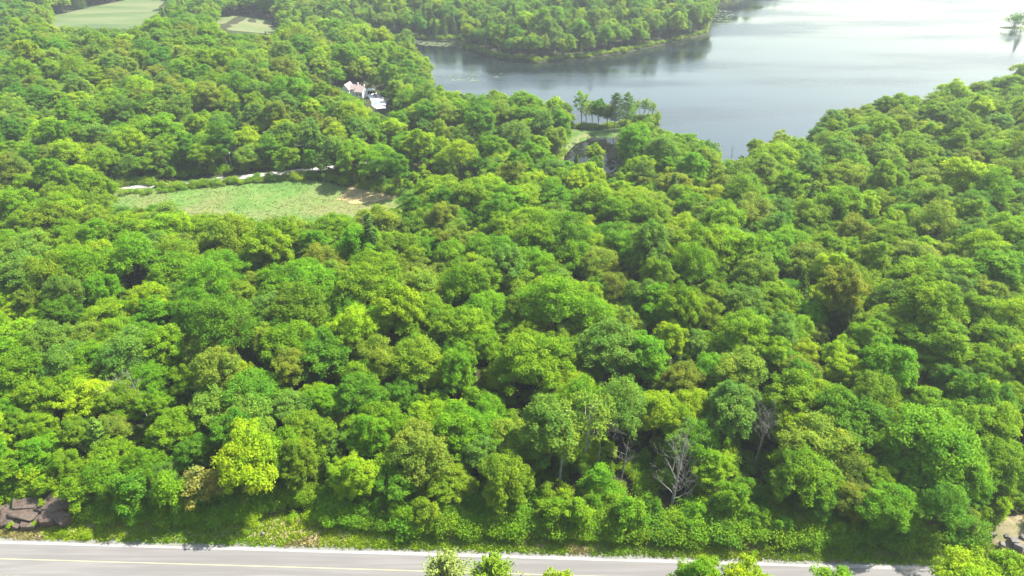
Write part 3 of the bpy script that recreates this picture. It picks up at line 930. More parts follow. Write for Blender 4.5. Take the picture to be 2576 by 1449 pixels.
# views that trees must leave open (survey outline, and only trees nearer than this depth block it)
OPEN = [
 ([(985, 98), (1080, 108), (1160, 106), (1160, 130), (1240, 152), (1350, 163), (1480, 151), (1590, 135), (1700, 114), (1784, 92), (1794, 50), (1803, 14), (1870, 10),
   (1930, -30), (2800, -30), (2700, 120), (2545, 150), (2500, 180), (2430, 192), (2330, 192), (2250, 200), (2200, 212), (2150, 235), (2085, 248), (2075, 285),
   (2030, 312), (1960, 330), (1890, 335), (1868, 378), (1842, 398), (1822, 392), (1806, 350), (1770, 330), (1700, 318), (1660, 335), (1640, 318), (1655, 312), (1650, 300),
   (1590, 300), (1560, 318), (1444, 322), (1440, 262), (1420, 240), (1340, 212), (1270, 212), (1200, 222), (1130, 208), (1110, 190), (1102, 150), (1070, 128), (1020, 112)], 9e9),
 ([(262, 494), (300, 484), (345, 478), (405, 505), (300, 508)], 9e9),
 ([(345, 478), (420, 470), (600, 455), (700, 452), (820, 462), (905, 460), (960, 468), (1030, 492), (960, 508), (880, 514), (780, 524), (700, 530), (655, 524), (560, 514),
   (470, 508), (400, 503)], 9e9),
 ([(398, 446), (470, 440), (600, 426), (655, 420), (655, 430), (600, 437), (470, 453), (398, 460)], 9e9),
 ([(856, 205), (885, 203), (912, 212), (920, 232), (946, 226), (976, 250), (978, 276), (930, 280), (920, 250), (898, 236), (870, 226), (856, 220)], 9e9),
 ([(1486, 352), (1552, 350), (1558, 400), (1545, 430), (1516, 432), (1510, 372)], 9e9),
 ([(1440, 340), (1478, 342), (1452, 362), (1438, 384), (1426, 382), (1428, 360)], 9e9),
 ([(1440, 326), (1560, 323), (1556, 344), (1475, 346), (1440, 340)], 9e9),
 ([(122, 62), (126, 42), (200, 26), (317, 4), (340, -24), (430, -24), (392, 28), (345, 66), (240, 62)], 9e9),
 ([(546, 42), (694, 42), (694, 74), (550, 76)], 9e9),
 ([(-60, 1338), (170, 1328), (420, 1322), (640, 1285), (700, 1268), (758, 1268), (790, 1330), (900, 1358), (1500, 1384), (2300, 1402), (2300, 1470), (-60, 1470)], 9e9),
 ([(-10, 1258), (165, 1258), (172, 1330), (-10, 1335)], 9e9),
 ([(2485, 1300), (2600, 1270), (2600, 1385), (2480, 1382)], 9e9),
 ([(1660, 1095), (1750, 1095), (1750, 1240), (1700, 1284), (1672, 1284), (1655, 1200)], 139.5),
 ([(1462, 1060), (1500, 1050), (1560, 1085), (1598, 1130), (1590, 1205), (1555, 1205), (1470, 1130)], 146),
 ([(1385, 1110), (1440, 1110), (1430, 1215), (1395, 1215)], 140),
 ([(300, 1000), (380, 985), (395, 1060), (320, 1080)], 150),
 ([(1890, 1060), (1945, 1050), (1935, 1130), (1880, 1130)], 150),
]


_mx, _my = np.meshgrid(np.arange(-60, 2640, 4.0), np.arange(-60, 1500, 4.0))
OPEN_MAPS = {}
for poly, dep in OPEN:
    m = in_poly(_mx, _my, poly)
    OPEN_MAPS[dep] = OPEN_MAPS.get(dep, np.zeros(m.shape, bool)) | m
OPEN_MAPS = list(OPEN_MAPS.items())
CP, SP, FP = math.cos(PITCH), math.sin(PITCH), FPX * PW


def blocked(x, y, z, s, kind, slack=0.8):
    k = KINDS[kind]
    s = s * 1.1
    cz = z + k.H * s * 0.62
    r = k.R * s * slack
    for (ax, ay, az) in ((x, y, cz), (x - r, y, cz), (x + r, y, cz), (x, y, z + k.H * s * 0.97), (x, y - r * 0.5, z + k.H * s * 0.34), (x - r * 0.5, y, cz), (x + r * 0.5, y, cz),
                         (x - r * 0.65, y + r * 0.2, z + k.H * s * 0.84), (x + r * 0.65, y + r * 0.2, z + k.H * s * 0.84), (x - r * 0.7, y - r * 0.3, z + k.H * s * 0.42),
                         (x + r * 0.7, y - r * 0.3, z + k.H * s * 0.42)):
        dz = az - CAM_H
        f = ay * CP - dz * SP
        i = int((1288 + FP * ax / f + 60) / 4)
        j = int((724.5 - FP * (ay * SP + dz * CP) / f + 60) / 4)
        if 0 <= i < _mx.shape[1] and 0 <= j < _mx.shape[0]:
            for dep, m in OPEN_MAPS:
                if f < dep and m[j, i]:
                    return True
    return False


TREES = []                                                   # (x, y, z, kind, scale, yaw, colour letter, tint)
CELL = {}


def cell_ok(x, y, r, fac):
    ci, cj = int(x // 8), int(y // 8)
    for a in range(ci - 2, ci + 3):
        for b in range(cj - 2, cj + 3):
            for (qx, qy, qr) in CELL.get((a, b), ()):
                if (qx - x) ** 2 + (qy - y) ** 2 < (fac * (qr + r)) ** 2:
                    return False
    return True


def uneven(s, yaw):
    """no two trees alike: width, depth and height drift by a tenth or two"""
    a, b, c = (yaw * 7.13) % 1, (yaw * 13.7) % 1, (yaw * 29.3) % 1
    return (s * (0.86 + 0.32 * a), s * (0.86 + 0.32 * b), s * (0.88 + 0.26 * c))


def sway(yaw):
    return ((yaw * 17.9) % 1 - 0.5) * 0.16, ((yaw * 23.3) % 1 - 0.5) * 0.16


def put(x, y, kind, s, code, rs):
    z = hg(x, y)
    r = KINDS[kind].R * s
    TREES.append((x, y, z, kind, s, rs.rand() * 6.283, code, tint(code, rs)))
    CELL.setdefault((int(x // 8), int(y // 8)), []).append((x, y, r))


rs = np.random.RandomState(5)
for (ti, tj), lst in SURVEY.items():
    for zx, zy, zw, code, shape in lst:
        px, py = zx / 3.0 + 858.7 * ti, zy / 3.0 + 483.0 * tj
        kd = pick(shape, rs)
        k = KINDS[kd]
        s = 1.0
        for _ in range(3):
            x, y, z = ground_at(px, py, k.H * s * 0.66)
            _, _, f = project(x, y, z + k.H * s * 0.66)
            s = float(np.clip(zw / 6.0 / (FPX * PW / f) / k.R, 0.62, 1.3))
        d = y - float(road_y(x))
        if (-36 < x < -12 and 238 < y < 278) or math.hypot(x + 88, y - 398) < 17:
            continue
        dmin = 5.4 if -15 < x < 4 else ((6.5 if shape == 'slim' else 9.6 + 1.8 * (-80 < x < -22)) if x < 40 else 6.0)
        if d < dmin:
            y += dmin - d
        if in_poly([x], [y], LAKE)[0] or in_poly([x], [y], POND)[0] or in_poly([x], [y], MEADOW)[0] or float(dist_poly([x], [y], GRAVEL, False)[0]) < 3.2 or y > 1050:
            continue
        if blocked(x, y, hg(x, y), s, kd, 0.55) or not cell_ok(x, y, k.R * s, 0.36):
            continue
        put(x, y, kd, s, code, rs)
N_SURVEY = len(TREES)


def mix_for(x, y, px, py):
    """which leaf colours grow where"""
    if y > 480:
        return ['P', 'M', 'B', 'M', 'G', 'B', 'P', 'D', 'Y'], ['oval', 'dome', 'oval', 'oval', 'fine', 'lump', 'spruce']
    if y > 250 and px < 900:
        return ['M', 'B', 'M', 'D', 'G', 'B', 'P', 'R', 'Y', 'B'], ['dome', 'oval', 'dome', 'lump', 'fine', 'oval']
    if y > 250 and px < 1850:
        return ['G', 'Y', 'M', 'G', 'M', 'D', 'B', 'P'], ['oval', 'dome', 'oval', 'lump', 'fine', 'slim']
    if y > 230:
        return ['M', 'O', 'M', 'Y', 'B', 'O', 'P', 'M', 'R'], ['dome', 'dome', 'oval', 'lump', 'fine']
    return ['M', 'G', 'M', 'P', 'Y', 'O', 'B', 'M', 'G', 'R', 'D'], ['dome', 'oval', 'lump', 'dome', 'fine', 'oval']


# candidates over the whole wood in view, thinned to natural spacing
n = 60000
cx = RS.uniform(-760, 800, n)
cyy = 88 + (1080 - 88) * RS.rand(n) ** 1.0
vx, vy, vf = project(cx, cyy, np.full(n, 8.0))
keep = (vx > -330) & (vx < 2576 + 330) & (vy > -150) & (cyy - road_y(cx) > np.where(cx < 30, 10.0, 6.5))
cx, cyy = cx[keep], cyy[keep]
ok = ~in_poly(cx, cyy, LAKE) & ~in_poly(cx, cyy, POND) & ~in_poly(cx, cyy, MEADOW) & ~in_poly(cx, cyy, FIELD) & ~in_poly(cx, cyy, FIELD_B) & (np.hypot(cx + 88, cyy - 398) > 19) & ~((cx > -37) & (cx < -12) & (cyy > 238) & (cyy < 278)) & ~((cx > 94) & (cx < 128) & (cyy - road_y(cx) < 24))
ok &= (dist_poly(cx, cyy, LAKE) > 2.0) & (dist_poly(cx, cyy, POND) > 1.5) & (dist_poly(cx, cyy, GRAVEL, False) > 4.2) & (dist_poly(cx, cyy, PATH, False) > 3.4)
ok &= (dist_poly(cx, cyy, MEADOW) > 2.5)
cx, cyy = cx[ok], cyy[ok]
cz = hgt(cx, cyy)
pxs, pys, pf = project(cx, cyy, cz + 11)
tone = np.sin(cx * 0.031 + 1.0) * np.sin(cyy * 0.041 + 2.0)
for rnd, (shr, fac) in enumerate(((1.0, 0.56), (0.8, 0.5), (0.62, 0.46))):
    for i in range(len(cx)):
        if rnd and i % 2 == rnd - 1:
            continue
        x, y = cx[i], cyy[i]
        codes, shapes = mix_for(x, y, pxs[i], pys[i])
        code = codes[int(len(codes) * rs.rand()) % len(codes)]
        shape = shapes[int(len(shapes) * rs.rand()) % len(shapes)]
        if rnd == 2 and y < 480:
            shape = 'slim' if rs.rand() < 0.5 else 'oval'
        if rs.rand() < 0.007 and y > 120:
            shape, code = 'pine', 'C'
        kd = pick(shape, rs)
        if shape == 'spruce':
            code = 'C'
        s = shr * (0.72 + 0.55 * rs.rand() ** 1.3) * (1.0 if y < 420 else 1.12)
        r = KINDS[kd].R * s
        if not cell_ok(x, y, r, fac):
            continue
        if blocked(x, y, cz[i], s, kd, 0.85):
            continue
        put(x, y, kd, s, code, rs)
print("trees", N_SURVEY, len(TREES))

# ------------------------------------------------------------------ trees that stand apart, placed by the foot of the trunk
def by_foot(kind, px, py, top, code, label, cat="tree", group=None, wide=1.0, rs=np.random.RandomState(3), level=None, name=None, tilt=None):
    if level is None:
        x, y, z = ground_at(px, py)
    else:
        x, y = flat(px, py, level)
        z = level
    _, _, f = project(x, y, z)
    k = KINDS[kind]
    dep = math.atan2(CAM_H - z, y)
    H = (py - top) / (FPX * PW / f * math.cos(dep))
    s = H / k.top
    return plant(kind, x, y, z, rs.rand() * 6.283, (s * wide, s * wide, s), tint(code, rs), name, label, cat, group, tilt)


by_foot("shore", 1462, 321, 228, 'M', "tall leaning thin tree at the left end of the lake spit", group="trees on the lake spit", wide=0.9)
by_foot("shore", 1474, 320, 252, 'P', "slighter thin tree just right of the leaning one on the spit", group="trees on the lake spit", wide=0.7)
by_foot("oval0", 1505, 322, 250, 'D', "dark round leafy tree on the lake spit between thin trees and pines", group="trees on the lake spit", wide=1.0)
by_foot("shore", 1489, 321, 252, 'M', "thin tree between the slighter one and the dark round tree on the spit", group="trees on the lake spit", wide=0.8)
by_foot("oval1", 1527, 325, 264, 'B', "bluish leafy tree between the dark round tree and the two pines", group="trees on the lake spit", wide=0.9)
by_foot("shore", 1587, 314, 262, 'M', "low thin tree just right of the two pines on the spit", group="trees on the lake spit", wide=1.0)
by_foot("pinetop", 1545, 330, 238, 'C', "left and darker of the two tall pines on the lake spit", "pine tree", "trees on the lake spit", 0.95)
by_foot("pinetop", 1573, 326, 236, 'B', "right and slightly paler of the two tall pines on the lake spit", "pine tree", "trees on the lake spit", 0.95)
for i, (a, b, t, w) in enumerate(((1597, 304, 254, 'left edge of the thin clump'), (1607, 303, 250, 'second in the thin clump'), (1618, 304, 248, 'tallest of the thin clump'),
                                  (1629, 304, 253, 'right of the middle of the thin clump'), (1640, 303, 258, 'right edge of the thin clump'))):
    by_foot("birch" if i % 2 else "shore", a, b, t, 'P' if i % 2 else 'M', f"slender tree at the spit's tip, {w}", group="slender trees at the tip of the spit", wide=0.85)
by_foot("shore", 1652, 326, 280, 'P', "lone leaning sapling at the water beyond the spit's tip", group="slender trees at the tip of the spit", wide=0.95)
by_foot("oval0", 1495, 437, 360, 'Y', "lime tree standing in front of the dark pond", group="trees round the pond", wide=0.95)
by_foot("pine1", 1448, 452, 388, 'C', "dusky pine at the left bank of the pond", "pine tree", "trees round the pond", 1.1)
by_foot("lump0", 1474, 470, 408, 'P', "pale green tree in front of the pond below the lime one", group="trees round the pond", wide=0.9)
by_foot("dome1", 1590, 436, 318, 'G', "full vivid tree at the right bank of the pond", group="trees round the pond", wide=0.85)
# islet at the right edge
ix, iy = flat(2560, 70, LAKE_Z)
isl = [(ix + math.cos(a) * 16 * (1 + 0.2 * math.sin(3 * a)), iy + math.sin(a) * 5 * (1 + 0.15 * math.cos(2 * a))) for a in np.linspace(0, 2 * math.pi, 24, endpoint=False)]
bm = bmesh.new()
ring = [bm.verts.new((x, y, LAKE_Z - 0.3)) for x, y in isl]
ring2 = [bm.verts.new((ix + (x - ix) * 0.8, iy + (y - iy) * 0.75, LAKE_Z + 0.5 + 0.2 * random.random())) for x, y in isl]
for i in range(24):
    bm.faces.new((ring[i], ring[(i + 1) % 24], ring2[(i + 1) % 24], ring2[i]))
bm.faces.new(ring2)
me = bpy.data.meshes.new("islet")
bm.to_mesh(me)
bm.free()
me.materials.append(M_VERGE)
tag(link("islet", me), "low green islet in the lake", kind="structure")
by_foot("shrub1", 2549, 68, 32, 'D', "round dark tree on the small lake islet", group="trees on the islet", wide=0.9, level=LAKE_Z + 0.4)
by_foot("pine0", 2572, 67, 6, 'C', "tall thin pine on the small lake islet", "pine tree", "trees on the islet", 0.7, level=LAKE_Z + 0.4)


def by_top(kind, px, py, y, code, label, cat="tree", group=None, wide=1.0, seed=0):
    """a tree beyond the near edge of the road, of which the photograph shows the crown's tip"""
    rs = np.random.RandomState(seed)
    k = KINDS[kind]
    yaw = rs.rand() * 6.28
    c_, s_ = math.cos(yaw), math.sin(yaw)
    s, x = 1.0, 0.0
    for _ in range(8):                                       # grow or shrink it until the crown's skyline reaches py
        _, _, f = project(x, y, k.top * s * 0.7)
        x = (px - 1288) / (FPX * PW) * f
        q = k.pts * s
        X, Y = (q[:, 0] * c_ - q[:, 1] * s_) * wide + x, (q[:, 0] * s_ + q[:, 1] * c_) * wide + y
        _, pyy, _ = project(X, Y, q[:, 2])
        s *= 1.0 + (float(np.percentile(pyy, 1.0)) - py) / (FPX * PW / f * 0.75 * k.top * s) * 0.8
    return plant(kind, x, y, -0.05, yaw, (s * wide, s * wide, s), tint(code, rs), None, label, cat, group)


by_top("pinetop", 1125, 1392, 70.5, 'F', "left of two pale feathery pine tops poking over the road's near edge", "pine tree", "treetops on the near side of the road", 1.05, 1)
by_top("pinetop", 1240, 1398, 70.0, 'O', "right and greener of two pine tops poking over the road's near edge", "pine tree", "treetops on the near side of the road", 1.1, 2)
by_top("oval0", 1760, 1406, 70.0, 'M', "leafy treetop at the bottom edge below the shaded road, left lump", "tree", "treetops on the near side of the road", 0.8, 3)
by_top("oval1", 1872, 1404, 69.5, 'Y', "lime leafy treetop at the bottom edge below the shaded road, right lump", "tree", "treetops on the near side of the road", 0.85, 4)
by_top("slim0", 2100, 1426, 71.0, 'M', "small leafy tip at the bottom edge right of the lime treetop", "tree", "treetops on the near side of the road", 0.8, 5)
by_top("slim1", 1402, 1436, 71.0, 'Y', "tiny lime tip at the bottom edge right of the pine tops", "tree", "treetops on the near side of the road", 0.7, 6)
by_top("dome0", 2452, 1384, 70.0, 'Y', "wide lime treetop covering the road at the lower right corner", "tree", "treetops on the near side of the road", 0.9, 7)
by_top("lump1", 2560, 1390, 71.0, 'M', "mid green treetop in the lower right corner beside the wide lime one", "tree", "treetops on the near side of the road", 0.85, 8)

# ------------------------------------------------------------------ the 300 trees that show largest are things; the rest is the forest
def size_in_view(t):
    k = KINDS[t[3]]
    px, py, f = project(t[0], t[1], t[2] + k.H * t[4] * 0.66)
    inside = -40 < px < 2616 and -40 < py < 1490
    return (k.R * t[4] / f) if inside else 0.0


order = sorted(range(len(TREES)), key=lambda i: -size_in_view(TREES[i]) * (1.0 if TREES[i][1] < 230 else 0.6))
LONE = set(order[:290])
COLS = [(200, "above the brown rock outcrop"), (480, "right of the rock outcrop"), (745, "in line with roadside lime tree"), (1000, "above the open grassy gap"),
        (1340, "above the two roadside pine tops"), (1600, "above the roadside saplings"), (1790, "in line with grey dead tree"), (2130, "above the tree-shaded road"),
        (2400, "left of the sandy bank"), (9999, "above the sandy bank")]
RANKS = [(13, "front rank along the road"), (22, "second rank from road"), (32, "third rank from road"), (42, "fourth rank from road"), (53, "fifth rank back"),
         (65, "sixth rank back"), (80, "seventh rank back"), (999, "farthest rank back")]
cells = {}
for i in LONE:
    x, y, z, kd, s, yaw, code, tc = TREES[i]
    k = KINDS[kd]
    px, py, f = project(x, y, z + k.H * s * 0.66)
    d = y - float(road_y(x))
    col = next(n for e, n in COLS if px < e)
    rank = next(n for e, n in RANKS if d < e)
    noun = {"pine_tree": "pine", "spruce_tree": "spruce", "birch_tree": "birch"}.get(k.name, "tree")
    form = k.form if noun == "tree" else "layered" if noun == "pine" else "pointed"
    cells.setdefault(f"{TINT_WORD[code]} {form} {noun}, {rank}, {col}", []).append((px, i))
for lab, members in cells.items():
    members.sort()
    m = len(members)
    for q, (px, i) in enumerate(members):
        x, y, z, kd, s, yaw, code, tc = TREES[i]
        end = "" if m == 1 else " (" + (("left", "right") if m == 2 else ("leftmost", "middle", "rightmost") if m == 3 else
                                          ("leftmost", "second", "third", "fourth", "fifth", "sixth"))[min(q, 5 if m > 3 else m - 1)] + ")"
        plant(kd, x, y, z, yaw, uneven(s, yaw), tc, None, lab + end, {"pine_tree": "pine tree", "spruce_tree": "spruce"}.get(KINDS[kd].name, "tree"), "trees of the roadside wood", sway(yaw))

# ------------------------------------------------------------------ far wood and undergrowth: one object each, plants set on points
KEYS = sorted(KINDS)
POOL = bpy.data.collections.new("plant shapes")
for i, key in enumerate(KEYS):
    po = bpy.data.objects.new(f"{i:02d} {key}", KINDS[key].both)
    POOL.objects.link(po)


def scatter(name, rows, label, cat=None):
    """rows: (x, y, z, kind, scale, yaw, tint)"""
    me = bpy.data.meshes.new(name)
    me.vertices.add(len(rows))
    me.vertices.foreach_set("co", np.array([r[:3] for r in rows], np.float32).ravel())
    for an, ty, vals in (("shape", 'INT', [KEYS.index(r[3]) for r in rows]), ("size", 'FLOAT_VECTOR', [uneven(r[4], r[5]) for r in rows]),
                         ("turn", 'FLOAT_VECTOR', [(*sway(r[5]), r[5]) for r in rows])):
        a = me.attributes.new(an, ty, 'POINT')
        a.data.foreach_set("value" if ty == 'INT' else "vector", np.asarray(vals).ravel())
    a = me.attributes.new("tint", 'FLOAT_COLOR', 'POINT')
    a.data.foreach_set("color", np.array([(*r[6], 1.0) for r in rows], np.float32).ravel())
    me.update()
    o = tag(link(name, me), label, cat, None, "stuff")
    ng = bpy.data.node_groups.new(name + " scatter", 'GeometryNodeTree')
    ng.interface.new_socket("Geometry", in_out='INPUT', socket_type='NodeSocketGeometry')
    ng.interface.new_socket("Geometry", in_out='OUTPUT', socket_type='NodeSocketGeometry')
    N, L = ng.nodes, ng.links
    gi, go = N.new("NodeGroupInput"), N.new("NodeGroupOutput")
    ci = N.new("GeometryNodeCollectionInfo")
    ci.inputs["Collection"].default_value = POOL
    ci.inputs["Separate Children"].default_value = True
    ci.inputs["Reset Children"].default_value = True
    ip = N.new("GeometryNodeInstanceOnPoints")
    ip.inputs["Pick Instance"].default_value = True
    def attr(an, ty):
        a = N.new("GeometryNodeInputNamedAttribute")
        a.data_type = ty
        a.inputs["Name"].default_value = an
        return a.outputs["Attribute"]
    e2r = N.new("FunctionNodeEulerToRotation")
    L.new(attr("turn", 'FLOAT_VECTOR'), e2r.inputs[0])
    L.new(gi.outputs[0], ip.inputs["Points"])
    L.new(ci.outputs[0], ip.inputs["Instance"])
    L.new(attr("shape", 'INT'), ip.inputs["Instance Index"])
    L.new(e2r.outputs[0], ip.inputs["Rotation"])
    L.new(attr("size", 'FLOAT_VECTOR'), ip.inputs["Scale"])
    L.new(ip.outputs[0], go.inputs[0])
    md = o.modifiers.new("plants", 'NODES')
    md.node_group = ng
    return o


scatter("forest", [(t[0], t[1], t[2] - 0.1, t[3], t[4], t[5], t[7]) for i, t in enumerate(TREES) if i not in LONE],
        "unbroken green broadleaf wood behind the roadside trees and round the lake")

# undergrowth and young trees between the trunks, along the edges of the clearings and the shores
rows = []
rs = np.random.RandomState(21)
n = 26000
ux = rs.uniform(-330, 330, n)
uy = 90 + 330 * rs.rand(n) ** 1.15
px_, py_, _ = project(ux, uy, np.zeros(n))
ok = (px_ > -200) & (px_ < 2780) & (uy - road_y(ux) > np.where(ux < -22, 6.8, 5.5)) & ~in_poly(ux, uy, LAKE) & ~in_poly(ux, uy, POND) & ~in_poly(ux, uy, MEADOW)
ok &= (dist_poly(ux, uy, GRAVEL, False) > 3.2) & (dist_poly(ux, uy, PATH, False) > 2.6)
ux, uy = ux[ok], uy[ok]
uz = hgt(ux, uy)
dr = uy - road_y(ux)
for i in range(len(ux)):
    young = rs.rand() < 0.30 and dr[i] > 9
    kd = f"slim{rs.randint(2)}" if young else f"shrub{rs.randint(3)}"
    s = (0.35 + 0.3 * rs.rand()) if young else 0.7 + 0.7 * rs.rand()
    if blocked(ux[i], uy[i], uz[i], s, kd, 0.6):
        continue
    rows.append((ux[i], uy[i], uz[i] - 0.05, kd, s, rs.rand() * 6.28, tint("MGDMGDOY"[rs.randint(8)], rs)))
for i in range(900):
    x = -112 + 225 * rs.rand()
    d = (6.4 if x < -22 else 5.5) + 6.5 * rs.rand()
    y = float(road_y(x)) + d
    kd, s = (f"shrub{rs.randint(3)}", 1.0 + 0.8 * rs.rand()) if rs.rand() < 0.8 else (f"slim{rs.randint(2)}", 0.35 + 0.2 * rs.rand())
    z = hg(x, y) if d > 9 else float(verge_z(x, y))
    if (x > 94 and d < 24) or blocked(x, y, z, s, kd, 0.7):
        continue
    rows.append((x, y, z - 0.05, kd, s, rs.rand() * 6.28, tint("MGDGMGOM"[rs.randint(8)], rs)))
for poly, num, off in ((LAKE, 2400, 2.2), (POND, 150, 0.9), (MEADOW, 420, 1.5)):   # rims
    for q in range(num):
        i = rs.randint(len(poly))
        a, b = poly[i], poly[(i + 1) % len(poly)]
        t = rs.rand()
        L_ = math.hypot(b[0] - a[0], b[1] - a[1]) + 1e-6
        nx_, ny_ = (b[1] - a[1]) / L_, -(b[0] - a[0]) / L_
        o_ = off * (0.4 + 1.5 * rs.rand())
        x, y = a[0] + (b[0] - a[0]) * t, a[1] + (b[1] - a[1]) * t
        if in_poly([x + nx_ * o_], [y + ny_ * o_], poly)[0]:
            nx_, ny_ = -nx_, -ny_
        x, y = x + nx_ * o_, y + ny_ * o_
        if not (-640 < x < 760 and y < 900):
            continue
        kd = ["weed", "shrub0", "shrub1", "weed"][rs.randint(4)]
        s = 0.6 + 0.8 * rs.rand()
        z = hg(x, y)
        if poly is POND and blocked(x, y, z, s, kd, 0.5):
            continue
        rows.append((x, y, z - 0.05, kd, s, rs.rand() * 6.28, tint("PPMYP"[rs.randint(5)], rs)))
for i in range(60):                                         # bushy rim between the lane and the meadow
    t = i / 59
    gx = -158 + 118 * t
    gy = float(np.interp(gx, [p[0] for p in GRAVEL], [p[1] for p in GRAVEL])) - 5.2 - 4.5 * rs.rand()
    rows.append((gx, gy, hg(gx, gy), f"shrub{rs.randint(3)}", 0.5 + 0.55 * rs.rand(), rs.rand() * 6.28, tint("MGYM"[rs.randint(4)], rs)))
scatter("undergrowth", rows, "leafy shrubs and young growth under the trees and along the shores")

# ------------------------------------------------------------------ grasses
def tufts(name, xs, ys, zs, h, w, cols, mat, label, rs, blades=5):
    n = len(xs)
    nb = n * blades
    bx = np.repeat(xs, blades) + rs.randn(nb) * w * 0.5
    by = np.repeat(ys, blades) + rs.randn(nb) * w * 0.5
    bz = np.repeat(zs, blades)
    hh = np.repeat(h * (0.6 + 0.8 * rs.rand(n)), blades) * (0.6 + 0.6 * rs.rand(nb))
    a = rs.rand(nb) * 6.283
    ww = w * 0.32 * (0.6 + 0.7 * rs.rand(nb))
    lx, ly = rs.randn(nb) * 0.45 * hh, rs.randn(nb) * 0.45 * hh
    dx, dy = np.cos(a) * ww, np.sin(a) * ww
    V = np.stack([np.c_[bx - dx, by - dy, bz - 0.03], np.c_[bx + dx, by + dy, bz - 0.03], np.c_[bx + dx * 0.6 + lx * 0.5, by + dy * 0.6 + ly * 0.5, bz + hh * 0.6],
                  np.c_[bx + lx, by + ly, bz + hh]], 1).reshape(-1, 3)
    F = np.arange(nb * 4).reshape(nb, 4)
    c = np.repeat(cols, blades, axis=0) * (0.8 + 0.4 * rs.rand(nb, 1))
    return tag(mesh_obj(name, V, F, mat, attrs={"vary": c}), label, kind="stuff")


def tuft_mat(name):
    m, nt, N, L, out = new_mat(name)
    va = N.new("ShaderNodeAttribute")
    va.attribute_name = "vary"
    d = N.new("ShaderNodeBsdfDiffuse")
    t = N.new("ShaderNodeBsdfTranslucent")
    mx = N.new("ShaderNodeMixShader")
    mx.inputs[0].default_value = 0.3
    L.new(va.outputs["Color"], d.inputs[0])
    L.new(va.outputs["Color"], t.inputs[0])
    L.new(d.outputs[0], mx.inputs[1])
    L.new(t.outputs[0], mx.inputs[2])
    L.new(mx.outputs[0], out.inputs[0])
    return m


M_TUFT = tuft_mat("grass_blades")


def wob(x, y, f, ph=0.0):
    """soft irregular patches, 0..1"""
    v = (np.sin(x * f + 1.7 * np.sin(y * f * 0.7 + ph)) + np.sin(y * f * 1.3 + 1.9 * np.sin(x * f * 0.8 + ph * 2)) + np.sin((x + y) * f * 0.6 + ph)) / 3
    return 0.5 + 0.5 * v


rs = np.random.RandomState(31)
n = 15000
gx = rs.uniform(-112, 112, n)
dd = 1.25 + 8.0 * rs.rand(n) ** 1.25
gy = road_y(gx) + dd
lush = wob(gx, gy * 2, 0.16)[:, None]
cols = np.array([0.13, 0.25, 0.008]) * (1 - lush) + np.array([0.23, 0.31, 0.008]) * lush
dry = (wob(gx, gy * 1.5, 0.23, 2.0) > 0.83)[:, None]
cols = np.where(dry, np.array([0.26, 0.23, 0.08]), cols)
tufts("verge_grass", gx, gy, verge_z(gx, gy), 0.42, 0.42, cols, M_TUFT, "lush yellow green grass along the gravel shoulder", rs)
n = 3000
gx = rs.uniform(-112, 112, n)
gy = road_y(gx) - 9.0 - 5 * rs.rand(n)
tufts("near_bank_grass", gx, gy, np.full(n, -0.02), 0.4, 0.4, np.tile([[0.12, 0.2, 0.02]], (n, 1)), M_TUFT, "grass on the near bank of the road", rs)
n = 16000
gx, gy = rs.uniform(-205, -34, n), rs.uniform(199, 279, n)
ok = in_poly(gx, gy, MEADOW)
gx, gy = gx[ok], gy[ok]
a = np.clip((wob(gx, gy * 1.8, 0.06, 0.6) - 0.55) * 1.6, 0, 0.3)[:, None]
b = np.clip((wob(gx, gy * 1.6, 0.19, 3.0) - 0.45) * 2.2, 0, 1)[:, None]
a = np.clip(a + 1.1 * np.exp(-((gx + 64) / 20) ** 2 - ((gy - 257) / 10) ** 2)[:, None], 0, 1)
cols = np.array([0.075, 0.155, 0.026]) * (1 - a) + np.array([0.26, 0.205, 0.095]) * a
cols = cols * (1 - 0.45 * b) + np.array([0.13, 0.20, 0.03]) * 0.45 * b
tufts("meadow_tufts", gx, gy, hgt(gx, gy) + 0.03, 0.2, 0.8, cols, M_TUFT, "rank green and straw coloured grass of the meadow", rs, 4)

